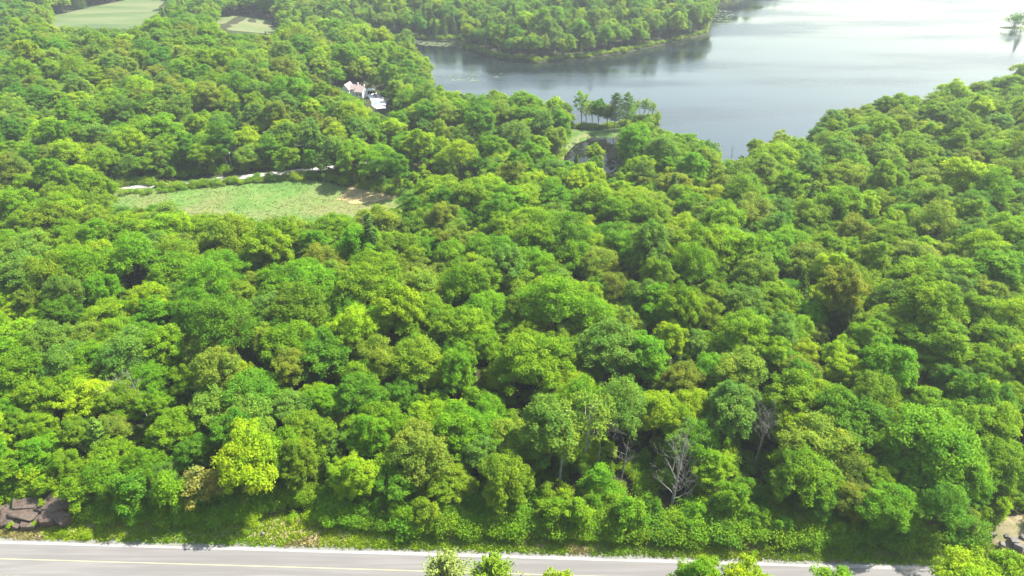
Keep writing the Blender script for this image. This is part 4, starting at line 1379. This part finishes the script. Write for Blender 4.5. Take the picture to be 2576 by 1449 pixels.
# ------------------------------------------------------------------ roadside shrubs, each a thing
SHRUBS = [(790, 1295, 52, 'Y', "round lime shrub on the open grassy gap"), (735, 1300, 34, 'Y', "small sparse lime shrub on the grassy slope of the gap"),
          (705, 1272, 30, 'P', "pale little shrub at the top of the grassy gap"), (640, 1305, 46, 'Y', "lime shrub at the foot of the big roadside lime tree"),
          (545, 1312, 60, 'G', "low vivid shrub between the straw coloured sprays and the verge"), (350, 1310, 56, 'G', "dark leafy shrub halfway from the rock to the lime tree"),
          (265, 1305, 60, 'M', "leafy shrub a little right of the rock outcrop"), (200, 1262, 66, 'Y', "lime shrub leaning over the right end of the rock"),
          (30, 1240, 60, 'Y', "lime shrub on top of the rock outcrop, left end"), (100, 1232, 50, 'Y', "small lime shrub on top of the rock outcrop, middle"),
          (215, 1342, 30, 'Y', "little lime weed bush below the right end of the rock"), (160, 1338, 28, 'Y', "little weed bush below the middle of the rock"),
          (880, 1305, 60, 'D', "dark shrub at the right rim of the grassy gap"), (960, 1320, 66, 'D', "dark shrub under the tall lime tree right of the gap"),
          (1040, 1325, 60, 'G', "leafy shrub above the crown shadow on the road"), (1110, 1330, 62, 'D', "deep green shrub above the left pine top"),
          (1185, 1335, 66, 'G', "deep shrub right above the two pine tops"), (1260, 1335, 60, 'D', "dark shrub under the olive dome tree"),
          (1350, 1325, 60, 'G', "vivid shrub left of the roadside saplings"), (1395, 1315, 58, 'Y', "lime shrub at the left foot of the saplings"),
          (1470, 1340, 60, 'M', "leafy shrub below the first sapling"), (1540, 1345, 62, 'M', "leafy shrub between the saplings and the road"),
          (1605, 1345, 64, 'Y', "lime shrub left below the grey dead tree"), (1670, 1330, 66, 'G', "vivid shrub at the foot of the grey dead tree"),
          (1730, 1320, 60, 'M', "leafy shrub right of the dead tree's foot"), (1765, 1350, 50, 'Y', "low lime shrub on the verge right of the dead tree"),
          (1830, 1345, 60, 'D', "dark shrub at the left end of the shaded road"), (1900, 1345, 64, 'G', "dark leafy shrub above the shaded road's left half"),
          (1985, 1350, 64, 'D', "deep green shrub above the middle of the shaded road"), (2060, 1352, 62, 'G', "shrub above the right half of the shaded road"),
          (2130, 1352, 64, 'D', "dark shrub near the right end of the shaded road"), (2210, 1350, 66, 'D', "dark shrub left of the half hidden grey stones"),
          (2300, 1345, 66, 'G', "shrub left of the lower right treetop"), (2390, 1345, 60, 'D', "shrub just left of the sandy bank"),
          (2455, 1330, 46, 'Y', "small lime shrub on the left rim of the sandy bank"), (1900, 1385, 20, 'Y', "tiny lime weed bush at the gravel edge by the shaded road")]
rs = np.random.RandomState(41)
for px, py, w, code, lab in SHRUBS:
    x, y, z = ground_at(px, py, 1.0)
    if y - float(road_y(x)) < 9:
        z = float(verge_z(np.array([x]), np.array([y]))[0])
    _, _, f = project(x, y, z)
    s = w / 2.0 / (FPX * PW / f) / 1.9
    plant(f"shrub{rs.randint(3)}", x, y, z - 0.05, rs.rand() * 6.28, (s, s, s * 1.1), tint(code, rs), None, lab, "shrub", "shrubs along the verge")

n = 500
gx, gy = rs.uniform(96, 125, n), rs.uniform(86, 104, n)
bank_h = 1.25 * np.clip(1 - np.hypot((gx - 112) / 14, (gy - 92) / 8), 0, 1)
sel = rs.rand(n) < wob(gx, gy, 0.5, 1.0)
tufts("bank_grass", gx[sel], gy[sel], verge_z(gx[sel], gy[sel]) + bank_h[sel] * 0.8, 0.4, 0.45, np.tile([[0.15, 0.22, 0.02]], (int(sel.sum()), 1)), M_TUFT, "sparse grass on the sandy bank", rs)

# ------------------------------------------------------------------ dead trees
def limb_mesh(acc, start, direction, length, radius, depth, rs, up=0.15, wig=0.25, split=(2, 4), sides=4):
    d = unit(np.asarray(direction, float))
    n = 5 if depth > 0 else 4
    pts = [np.asarray(start, float)]
    for i in range(n):
        d = unit(d + rs.randn(3) * wig * 0.5 + np.array([0, 0, up * 0.3]))
        pts.append(pts[-1] + d * length / n)
    rad = np.linspace(radius, radius * 0.3, n + 1)
    acc.add(*tube(pts, rad, sides if radius > 0.03 else 3))
    if depth > 0:
        for k in range(rs.randint(split[0], split[1] + 1)):
            i = 1 + rs.randint(n)
            side = unit(d + rs.randn(3) * 0.75)
            limb_mesh(acc, pts[i], side, length * (0.35 + 0.3 * rs.rand()), max(0.014, rad[min(i, n)] * 0.6), depth - 1, rs, up, wig, split, sides)


def dead_tree(name, label, px, py, H, r0, limbs, seed, lean=(0, 0), upright=False, depth=2, cat="dead tree", base_above=0.0, first=0.15, spread=0.3):
    rs = np.random.RandomState(seed)
    x, y, z = ground_at(px, py)
    t = thing(name, label, cat, (x, y, z - 0.1 + base_above), 0, 1, "bare grey dead trees")
    path = bent((0, 0, 0), (lean[0] * H, lean[1] * H, H), rs, 0.03, 9)
    V, F = tube(path, np.linspace(r0, 0.03, 9), 8)
    mesh_obj("trunk", V, F, M_DEAD, t, smooth=True)
    for i in range(limbs):
        f = first + (0.93 - first) * (i + rs.rand()) / limbs
        a = 2.4 * i + rs.rand() * 0.8
        q = f * 8
        p = path[int(q)] + (path[min(8, int(q) + 1)] - path[int(q)]) * (q - int(q))
        acc = Acc()
        el = 1.3 if upright and f > 0.4 else (0.1 + 0.5 * rs.rand())
        L = H * spread * (1.15 - f * 0.75) * (0.6 + 0.7 * rs.rand()) * (1.5 if upright and f > 0.4 else 1.0)
        limb_mesh(acc, p, (math.cos(a), math.sin(a), el * 2.0), L, r0 * 0.42 * (1.1 - f), depth, rs, 0.5 if upright else 0.1)
        V, F = acc.get()
        mesh_obj("branch", V, F, M_DEAD, t, smooth=True)
    return t


dead_tree("dead_tree", "tall bare grey dead tree with many fine upright branches by the road", 1688, 1282, 20, 0.36, 22, 3, (0.03, 0.02), True, 3)
dead_tree("dead_tree", "bare bleached tree with a drooping tangle of twigs left of the tall dead tree", 1500, 1190, 17, 0.2, 12, 5, (0.05, 0.0), False, 3, first=0.6, spread=0.35)
dead_tree("dead_tree", "short crooked dead tree between the twiggy one and the tall dead tree", 1560, 1215, 12, 0.2, 9, 8, (0.06, 0.0), False, 2, first=0.45, spread=0.32)
dead_tree("dead_tree", "pale bare branches above the shaded road beside a whitish green crown", 1895, 1180, 16, 0.2, 12, 11, (0.03, 0.0), True, 3, first=0.5, spread=0.3)
dead_tree("dead_tree", "bare grey leaning branches in the left wood above the straw coloured sprays", 330, 1090, 14, 0.2, 9, 14, (-0.1, 0.1), False, 2, first=0.45, spread=0.4)
dead_tree("dead_tree", "bare grey forked branches just right of the leaning pair in the left wood", 385, 1080, 16, 0.2, 9, 17, (-0.14, 0.1), False, 2, first=0.5, spread=0.35)
dead_tree("dead_tree", "small bare twigs among crowns above the middle of the wood", 1565, 985, 15, 0.16, 9, 19, (0.02, 0), False, 2, first=0.55, spread=0.35)
dead_tree("dead_tree", "bare grey branches in the right wood beneath a bluish crown", 935 + 0, 655, 17, 0.16, 8, 23, (-0.1, 0), False, 2, first=0.6, spread=0.3)
dead_tree("dead_tree", "two forked bare snag on the lake shore at the wood's corner", 1838, 405, 7, 0.2, 7, 27, (0.05, 0), True, 2, first=0.3, spread=0.35)
rsb = np.random.RandomState(51)
for px, py, top, lab in ((1466, 1185, 1010, "tall white stemmed birch left of the bleached twiggy tree"), (1408, 1215, 1065, "pale feathery birch with a white stem left of the saplings")):
    by_foot("birch", px, py, top, 'P', lab, "birch tree", "white stemmed birches by the road", 1.25, rsb)

# ------------------------------------------------------------------ rock outcrop, stones
def block_mesh(name, size, seed, mat, cuts=16, chip=0.16):
    """a fractured block: hull of points on a jittered box, chipped and roughened"""
    rs = np.random.RandomState(seed)
    bm = bmesh.new()
    for sx in (-1, 1):
        for sy in (-1, 1):
            for sz in (-1, 1):
                for q in range(3):
                    p = np.array([sx, sy, sz], float)
                    p[q] *= 0.62 + 0.3 * rs.rand()
                    p = p * (1 - chip * rs.rand(3))
                    bm.verts.new(p * np.array(size) * 0.5)
    bmesh.ops.convex_hull(bm, input=bm.verts[:])
    bmesh.ops.delete(bm, geom=[v for v in bm.verts if not v.link_faces], context='VERTS')
    bmesh.ops.bevel(bm, geom=bm.edges[:], offset=min(size) * 0.035, segments=1, affect='EDGES')
    me = bpy.data.meshes.new(name)
    bm.to_mesh(me)
    bm.free()
    me.materials.append(mat)
    return me


ax, ay, _ = ground_at(88, 1328)
az = 0.1
outc = thing("rock_outcrop", "brown fractured rock outcrop beside the verge at the left edge", "rock outcrop", (ax, ay, az), R(-2))
BLOCKS = [  # centre (x along, y back, z up), size, turn, tilt
    (-5.6, 0.9, 0.7, (3.6, 3.0, 2.4), 10, 14), (-3.6, 0.2, 0.5, (3.0, 2.2, 1.5), -6, 8), (-0.9, 0.1, 0.55, (3.2, 2.2, 1.7), 5, 4), (-2.6, 1.9, 1.9, (5.8, 3.2, 1.6), -4, 10),
    (-3.0, 3.3, 2.6, (5.2, 3.0, 1.5), 6, 12), (2.6, 1.2, 1.2, (2.9, 3.0, 3.2), 12, 8), (5.2, 1.2, 1.3, (3.4, 2.8, 2.6), -18, 10), (2.8, 3.4, 2.7, (5.0, 3.4, 1.8), -10, 14),
    (5.0, 3.6, 2.9, (2.6, 2.6, 2.0), 20, 8), (0.9, 0.9, 0.9, (1.6, 2.0, 1.9), -12, 6), (-6.6, 2.6, 1.4, (2.6, 3.2, 1.6), 24, 12), (0.4, 3.2, 1.9, (2.4, 2.6, 2.4), 4, 8)]
for i, (x, y, z, sz, tz, tl) in enumerate(BLOCKS):
    b = link("rock_block", block_mesh("rock_block", sz, 300 + i, M_ROCK, chip=0.34), outc)
    b.location = (x, y, z)
    b.rotation_euler = (R(tl * 1.3), R(((i * 37) % 19 - 9) * 1.2), R(tz * 1.6))
for i, (x, y, z, lab) in enumerate(((0.9, -0.4, 1.1, "tiny weed tuft in the middle crack of the rock outcrop"), (-3.6, -0.6, 1.25, "weed tuft on the left ledge of the rock outcrop"),
                                    (0.6, 3.0, 3.3, "grassy weed between the two top blocks of the rock outcrop"))):
    plant("weed", ax + x, ay + y, az + z, i * 2.0, 0.8, TINT['Y'], "weed", lab, "weed", "weeds on the rock outcrop")
# sandy bank at the right edge and its stones
bk = [ground_at(px, py)[:2] for px, py in ((2472, 1338), (2482, 1308), (2520, 1296), (2580, 1285), (2660, 1280), (2660, 1392), (2560, 1392), (2490, 1375))]
n = 36
cxm, cym = np.mean([p[0] for p in bk]), np.mean([p[1] for p in bk])
bmv = bmesh.new()
rings = []
rs = np.random.RandomState(61)
per = []
for i in range(len(bk)):
    a, b = bk[i], bk[(i + 1) % len(bk)]
    for k in range(5):
        per.append((a[0] + (b[0] - a[0]) * k / 5 + rs.randn() * 0.25, a[1] + (b[1] - a[1]) * k / 5 + rs.randn() * 0.25))
for f, h in ((1.0, 0.02), (0.86, 0.3), (0.62, 0.75), (0.34, 1.1), (0.1, 1.25)):
    rings.append([bmv.verts.new((cxm + (x - cxm) * f, cym + (y - cym) * f, float(verge_z(np.array([x]), np.array([y]))[0]) * f + h + rs.rand() * 0.15 * (h > 0.1))) for x, y in per])
for r0, r1 in zip(rings[:-1], rings[1:]):
    for i in range(len(per)):
        bmv.faces.new((r0[i], r0[(i + 1) % len(per)], r1[(i + 1) % len(per)], r1[i]))
bmv.faces.new(rings[-1])
bmesh.ops.recalc_face_normals(bmv, faces=bmv.faces[:])
me = bpy.data.meshes.new("sandy_bank")
bmv.to_mesh(me)
bmv.free()
me.materials.append(M_SAND)
me.polygons.foreach_set("use_smooth", np.ones(len(me.polygons), bool))
tag(link("sandy_bank", me), "tan sandy bank at the right edge above the verge", kind="structure")
STONES = [(2548, 1362, 1.2, 1.0, "largest grey stone on the sandy bank at the right edge"), (2520, 1372, 0.9, 0.9, "small grey stone left of the largest one on the sandy bank"),
          (2563, 1378, 1.3, 0.8, "flat grey stone below the largest one on the sandy bank"), (2500, 1345, 0.7, 1.0, "little stone near the left rim of the sandy bank"),
          (2532, 1348, 0.6, 1.1, "little stone behind the largest one on the sandy bank"), (2572, 1352, 0.8, 1.0, "stone at the picture's right edge on the sandy bank"),
          (2282, 1376, 1.3, 0.2, "half hidden grey stone in the shade left of the lower right treetop"), (1095 + 1140, 1378, 0.9, 0.2, "small stone in the shade at the gravel edge"),
          (712, 1278, 0.9, 0.1, "pinkish stone at the top of the open grassy gap"), (660, 1345, 0.6, 0.1, "pale stone low on the grass below the roadside lime tree")]
for i, (px, py, s, up, lab) in enumerate(STONES):
    x, y, z = ground_at(px, py, up)
    o = link("stone", block_mesh("stone", (s * 1.3, s, s * 0.8), 400 + i, M_ROCK2))
    o.location = (x, y, float(verge_z(np.array([x]), np.array([y]))[0]) + up * 0.9 + s * 0.15)
    o.rotation_euler = (0.2, 0.1 * i, i * 1.1)
    tag(o, lab, "stone", "stones by the road")

# ------------------------------------------------------------------ power line along the gravel lane
def box_bm(bm, c, s, rz=0.0):
    m = Matrix.Translation(c) @ Matrix.Rotation(rz, 4, 'Z') @ Matrix.Diagonal((*s, 1))
    return bmesh.ops.create_cube(bm, size=1.0, matrix=m)


def bm_obj(name, bm, mat, parent=None, bevel=0.0):
    if bevel:
        bmesh.ops.bevel(bm, geom=bm.edges[:], offset=bevel, segments=1, affect='EDGES')
    bmesh.ops.recalc_face_normals(bm, faces=bm.faces[:])
    me = bpy.data.meshes.new(name)
    bm.to_mesh(me)
    bm.free()
    me.materials.append(mat)
    return link(name, me, parent)


def pole(px, py, H, label, lean, transformer=False):
    x, y, z = ground_at(px, py)
    p = thing("utility_pole", label, "utility pole", (x, y, z - 0.3), 0, 1, "utility poles along the gravel lane")
    p.rotation_euler = (0, lean, 0)
    V, F = tube([(0, 0, 0), (0, 0, H * 0.5), (0, 0, H)], [0.19, 0.16, 0.12], 8)
    mesh_obj("shaft", V, F, M_POLE, p, smooth=True)
    for q in (0.25, -0.9):
        V, F = tube([(0, 0, H + q), (0, 0, H + q + 0.1), (0, 0, H + q + 0.28)] if q > 0 else [(0.12, 0, H + q), (0.22, 0, H + q), (0.34, 0, H + q)], [0.05, 0.09, 0.04], 6)
        mesh_obj("insulator", V, F, M_WHITE, p, smooth=True)
    if transformer:
        V, F = tube([(0.5, 0, H - 2.6), (0.5, 0, H - 2.5), (0.5, 0, H - 1.55), (0.5, 0, H - 1.4)], [0.02, 0.36, 0.36, 0.05], 12)
        tr = mesh_obj("transformer", V, F, M_WIRE, p, smooth=True)
        bm = bmesh.new()
        box_bm(bm, (0.16, 0, H - 2.0), (0.28, 0.1, 0.1))
        bm_obj("bracket", bm, M_WIRE, tr)
    return (x + math.sin(lean) * H, y, z - 0.3 + math.cos(lean) * H)


t1 = pole(119, 428, 9.5, "left grey utility pole among the trees by the gravel lane", R(-5))
t2 = pole(585, 426, 9.8, "right utility pole with a round pale transformer by the gravel lane", R(-3), True)
t0 = (t1[0] - 46, t1[1] + 6, t1[2] - 0.5)
t3 = (t2[0] + 48, t2[1] + 16, t2[2] + 0.4)


def wire(a, b, drop, label):
    pts = []
    for i in range(17):
        t = i / 16
        pts.append((a[0] + (b[0] - a[0]) * t, a[1] + (b[1] - a[1]) * t, a[2] + (b[2] - a[2]) * t - drop * 4 * t * (1 - t)))
    V, F = tube(pts, [0.035] * 17, 4)
    tag(mesh_obj("power_line", V, F, M_WIRE), label, "wire", "wires of the power line")


for up, word in ((0.1, "upper"), (-1.6, "lower")):
    off = lambda p: (p[0], p[1], p[2] + up)
    wire(off(t0), off(t1), 0.4, f"{word} wire running from the left pole out past the picture's left edge")
    wire(off(t1), off(t2), 0.9, f"{word} wire strung between the two utility poles above the gravel lane")
    wire(off(t2), off(t3), 0.5, f"{word} wire running right from the transformer pole into the trees")
x, y, z = ground_at(1134, 484)
p = thing("grey_post", "short bare grey post at the right end of the meadow", "post", (x, y, z - 0.1))
V, F = tube([(0, 0, 0), (0, 0, 2.6), (0, 0, 5.0)], [0.16, 0.15, 0.12], 8)
mesh_obj("shaft", V, F, M_POLE, p, smooth=True)
V, F = tube([(0, 0, 5.0), (0, 0, 5.08), (0, 0, 5.12)], [0.15, 0.15, 0.02], 8)
mesh_obj("cap", V, F, M_WIRE, p)

# ------------------------------------------------------------------ house and terrace by the lake
hx, hy, hz = ground_at(892, 242)
hz = max(hz, hg(hx, hy))
house = thing("house", "grey roofed house with three gables half hidden in the trees by the lake", "house", (hx, hy, hz), R(-14))


def gable(cx, cy, w, d, h, rise, along, roof_over=0.4):
    """walls and a pitched roof as two parts; the ridge runs along x ('x') or y ('y')"""
    bm = bmesh.new()
    box_bm(bm, (cx, cy, h / 2 - 0.5), (w, d, h + 1.0))
    hw, hd = w / 2 - 0.01, d / 2 - 0.01
    if along == 'x':
        A = [(cx - hw, cy - hd, h), (cx - hw, cy + hd, h), (cx - hw, cy, h + rise - 0.12)]
        B = [(cx + hw, q[1], q[2]) for q in A]
    else:
        A = [(cx - hw, cy - hd, h), (cx + hw, cy - hd, h), (cx, cy - hd, h + rise - 0.12)]
        B = [(q[0], cy + hd, q[2]) for q in A]
    va, vb = [bm.verts.new(q) for q in A], [bm.verts.new(q) for q in B]
    bm.faces.new(va)
    bm.faces.new(vb)
    for i in range(3):
        bm.faces.new((va[i], va[(i + 1) % 3], vb[(i + 1) % 3], vb[i]))
    bm_obj("wall", bm, M_WHITE, house)
    bm = bmesh.new()
    o = roof_over
    for sgn in (-1, 1):
        if along == 'x':
            e = [(cx - w / 2 - o, cy + sgn * (d / 2 + o), h - rise * o / (d / 2)), (cx + w / 2 + o, cy + sgn * (d / 2 + o), h - rise * o / (d / 2)), (cx + w / 2 + o, cy, h + rise), (cx - w / 2 - o, cy, h + rise)]
        else:
            e = [(cx + sgn * (w / 2 + o), cy - d / 2 - o, h - rise * o / (w / 2)), (cx + sgn * (w / 2 + o), cy + d / 2 + o, h - rise * o / (w / 2)), (cx, cy + d / 2 + o, h + rise), (cx, cy - d / 2 - o, h + rise)]
        lo = [bm.verts.new(q) for q in e]
        hi = [bm.verts.new((q[0], q[1], q[2] + 0.18)) for q in e]
        bm.faces.new(lo)
        bm.faces.new(hi)
        for i in range(4):
            bm.faces.new((lo[i], lo[(i + 1) % 4], hi[(i + 1) % 4], hi[i]))
    return bm_obj("roof", bm, M_ROOF, house)


r1 = gable(-4.6, 1.5, 5.0, 7.5, 4.2, 2.8, 'y')
r2 = gable(0.4, 2.6, 5.6, 6.0, 4.2, 2.0, 'x')
r3 = gable(4.2, 0.6, 4.8, 7.0, 3.6, 2.4, 'x')
for r_, (x, y, z0, z1, w) in ((r2, (1.6, 2.8, 5.4, 7.3, 0.7)), (r3, (6.2, 1.6, 4.6, 6.8, 0.55))):
    bm = bmesh.new()
    box_bm(bm, (x, y, (z0 + z1) / 2), (w, w, z1 - z0))
    ch = bm_obj("chimney", bm, M_WHITE, house)
for x, y, w, h, z in ((-5.6, -2.26, 0.9, 1.2, 2.4), (-3.8, -2.26, 0.9, 1.2, 2.4), (3.2, -2.91, 1.2, 1.3, 2.0), (5.2, -2.91, 1.2, 1.3, 2.0)):
    bm = bmesh.new()
    box_bm(bm, (x, y - 0.02, z), (w, 0.06, h))
    wd = bm_obj("window", bm, M_GLASS, house)
    bm = bmesh.new()
    for dx, dz, sx, sz in ((0, h / 2 + 0.05, w + 0.2, 0.1), (0, -h / 2 - 0.05, w + 0.2, 0.1), (w / 2 + 0.05, 0, 0.1, h), (-w / 2 - 0.05, 0, 0.1, h)):
        box_bm(bm, (x + dx, y - 0.04, z + dz), (sx, 0.1, sz))
    bm_obj("frame", bm, M_WHITE, wd)
# white terrace beside it, stepping down to the right
tx, ty, tz = ground_at(950, 262)
tz = hg(tx, ty) + 0.35
TC = flats([(922, 238), (946, 234), (972, 258), (969, 272), (934, 274), (936, 256)], tz)
bm = bmesh.new()
lo = [bm.verts.new((x, y, tz - 2.5)) for x, y in TC]
hi = [bm.verts.new((x, y, tz)) for x, y in TC]
bm.faces.new(hi)
for i in range(6):
    bm.faces.new((lo[i], lo[(i + 1) % 6], hi[(i + 1) % 6], hi[i]))
tag(bm_obj("terrace", bm, M_WHITE), "white terrace with a pool beside the house", kind="structure")
PC = flats([(939, 257), (949, 254), (952, 263), (941, 266)], tz)
bm = bmesh.new()
hi = [bm.verts.new((x, y, tz + 0.02)) for x, y in PC]
bm.faces.new(hi)
tag(bm_obj("pool", bm, M_POOL), "small turquoise pool in the white terrace", kind="structure")
rail = thing("terrace_railing", "white railing along the right edge of the terrace", "railing", (*TC[1], tz))
e0, e1 = Vector((*TC[1], tz)), Vector((*TC[2], tz))
for k in range(9):
    q = e0 + (e1 - e0) * (k / 8)
    bm = bmesh.new()
    box_bm(bm, (q.x - TC[1][0], q.y - TC[1][1], 0.55), (0.12, 0.12, 1.1))
    bm_obj("post", bm, M_WHITE, rail)
bm = bmesh.new()
mid = (e0 + e1) / 2
ang = math.atan2(e1.y - e0.y, e1.x - e0.x)
for zz in (0.4, 0.75, 1.14):
    box_bm(bm, (mid.x - TC[1][0], mid.y - TC[1][1], zz), ((e1 - e0).length + 0.1, 0.07, 0.07), ang)
bm_obj("rail", bm, M_WHITE, rail)


def terrace_things():
    x, y = flat(933, 234, tz)
    u = thing("canopy_tent", "white rounded canopy at the far end of the terrace", "canopy", (x, y, tz))
    prof = [(2.6, 2.0), (2.5, 2.3), (1.9, 2.8), (1.0, 3.15), (0.02, 3.3)]
    V = np.array([(r * math.cos(a), r * math.sin(a), z) for r, z in prof for a in np.linspace(0, 2 * math.pi, 14, endpoint=False)])
    F = np.array([(i * 14 + k, i * 14 + (k + 1) % 14, (i + 1) * 14 + (k + 1) % 14, (i + 1) * 14 + k) for i in range(4) for k in range(14)])
    mesh_obj("canopy", V, F, M_WHITE, u, smooth=True)
    for a in range(4):
        V, F = tube([(2.2 * math.cos(a * 1.571 + 0.7), 2.2 * math.sin(a * 1.571 + 0.7), z) for z in (0, 1, 2.2)], [0.05] * 3, 6)
        mesh_obj("pole", V, F, M_WHITE, u, smooth=True)
    for (px, py, lab) in ((943, 241, "dark table with chairs on the upper part of the terrace"), (949, 247, "dark lounge set on the terrace beside the pool")):
        x, y = flat(px, py, tz)
        u = thing("garden_table", lab, "table", (x, y, tz))
        bm = bmesh.new()
        box_bm(bm, (0, 0, 0.74), (2.2, 1.3, 0.07))
        bm_obj("table_top", bm, M_DARK, u, 0.02)
        for sx in (-0.9, 0.9):
            for sy in (-0.5, 0.5):
                bm = bmesh.new()
                box_bm(bm, (sx, sy, 0.35), (0.08, 0.08, 0.7))
                bm_obj("leg", bm, M_DARK, u)
    for i in range(4):
        x, y = flat(943 + 3.5 * (i % 2) - 1, 239.5 + 4.5 * (i // 2), tz)
        u = thing("garden_chair", ("dark chair at the far left", "dark chair at the far right", "dark chair at the near left", "dark chair at the near right")[i] + " of the terrace table",
                  "chair", (x, y, tz), i * 1.5, 1, "chairs on the terrace")
        bm = bmesh.new()
        box_bm(bm, (0, 0, 0.45), (0.6, 0.6, 0.1))
        bm_obj("seat", bm, M_DARK, u)
        bm = bmesh.new()
        box_bm(bm, (0, 0.28, 0.78), (0.6, 0.08, 0.55))
        bm_obj("backrest", bm, M_DARK, u)
        for sx in (-0.25, 0.25):
            for sy in (-0.25, 0.25):
                bm = bmesh.new()
                box_bm(bm, (sx, sy, 0.2), (0.06, 0.06, 0.4))
                bm_obj("leg", bm, M_DARK, u)


terrace_things()

# ------------------------------------------------------------------ on the water
def pads(name, poly, num, size, label, seed):
    rs = np.random.RandomState(seed)
    P = flats(poly, LAKE_Z)
    xs, ys = [p[0] for p in P], [p[1] for p in P]
    V, F = [], []
    while len(F) < num:
        x, y = rs.uniform(min(xs), max(xs)), rs.uniform(min(ys), max(ys))
        if not in_poly([x], [y], P)[0] or wob(np.array([x]), np.array([y * 2.5]), 0.16, 1.0)[0] < 0.5 or not in_poly([x], [y], LAKE)[0]:
            continue
        r = size * (0.5 + rs.rand())
        a0 = rs.rand() * 6
        b = len(V)
        V.append((x, y, LAKE_Z + 0.03))
        for k in range(7):
            V.append((x + r * 1.5 * math.cos(a0 + k * 0.93), y + r * math.sin(a0 + k * 0.93), LAKE_Z + 0.03 + 0.03 * rs.rand()))
        F.append([b + q for q in range(8)])
    tag(mesh_obj(name, V, F, M_PAD), label, kind="stuff")


pads("lily_pads", [(1000, 92), (1150, 86), (1165, 112), (1160, 126), (1080, 118), (1020, 106)], 240, 0.75, "pale lily pads floating in the narrow arm of the lake", 71)
pads("lily_pads", [(1788, 60), (1800, 20), (1850, 30), (1835, 66), (1800, 76)], 90, 0.8, "lily pads off the tip of the wooded headland", 72)
pads("lily_pads", [(1110, 196), (1130, 186), (1270, 184), (1240, 206), (1150, 208)], 60, 0.7, "pale floating leaves by the near shore of the lake", 73)
a, b = flat(1520, 413, POND_Z), flat(1536, 424, POND_Z)
lg = thing("fallen_log", "bare grey log lying in the dark pond", "log", (a[0], a[1], POND_Z + 0.05))
acc = Acc()
acc.add(*tube([(0, 0, 0), ((b[0] - a[0]) * 0.5, (b[1] - a[1]) * 0.5, 0.1), (b[0] - a[0], b[1] - a[1], 0.25)], [0.22, 0.2, 0.12], 8))
V, F = acc.get()
mesh_obj("stem", V, F, M_DEAD, lg, smooth=True)
acc = Acc()
limb_mesh(acc, ((b[0] - a[0]) * 0.6, (b[1] - a[1]) * 0.6, 0.12), (0.4, 0.3, 0.6), 1.6, 0.06, 1, np.random.RandomState(4))
V, F = acc.get()
mesh_obj("branch", V, F, M_DEAD, lg, smooth=True)

# ------------------------------------------------------------------ summer haze: one even volume round the whole place, sky outside it
m, nt, N, L, out = new_mat("haze")
pv = N.new("ShaderNodeVolumePrincipled")
pv.inputs["Color"].default_value = (0.84, 0.92, 1.0, 1)
pv.inputs["Density"].default_value = 0.00013
pv.inputs["Anisotropy"].default_value = 0.2
L.new(pv.outputs[0], out.inputs["Volume"])
bm = bmesh.new()
box_bm(bm, (0, 950, (112.5 - 13.0) / 2), (3420, 2520, 112.5 + 13.0))
tag(bm_obj("haze", bm, m), "thin pale summer haze", kind="stuff")
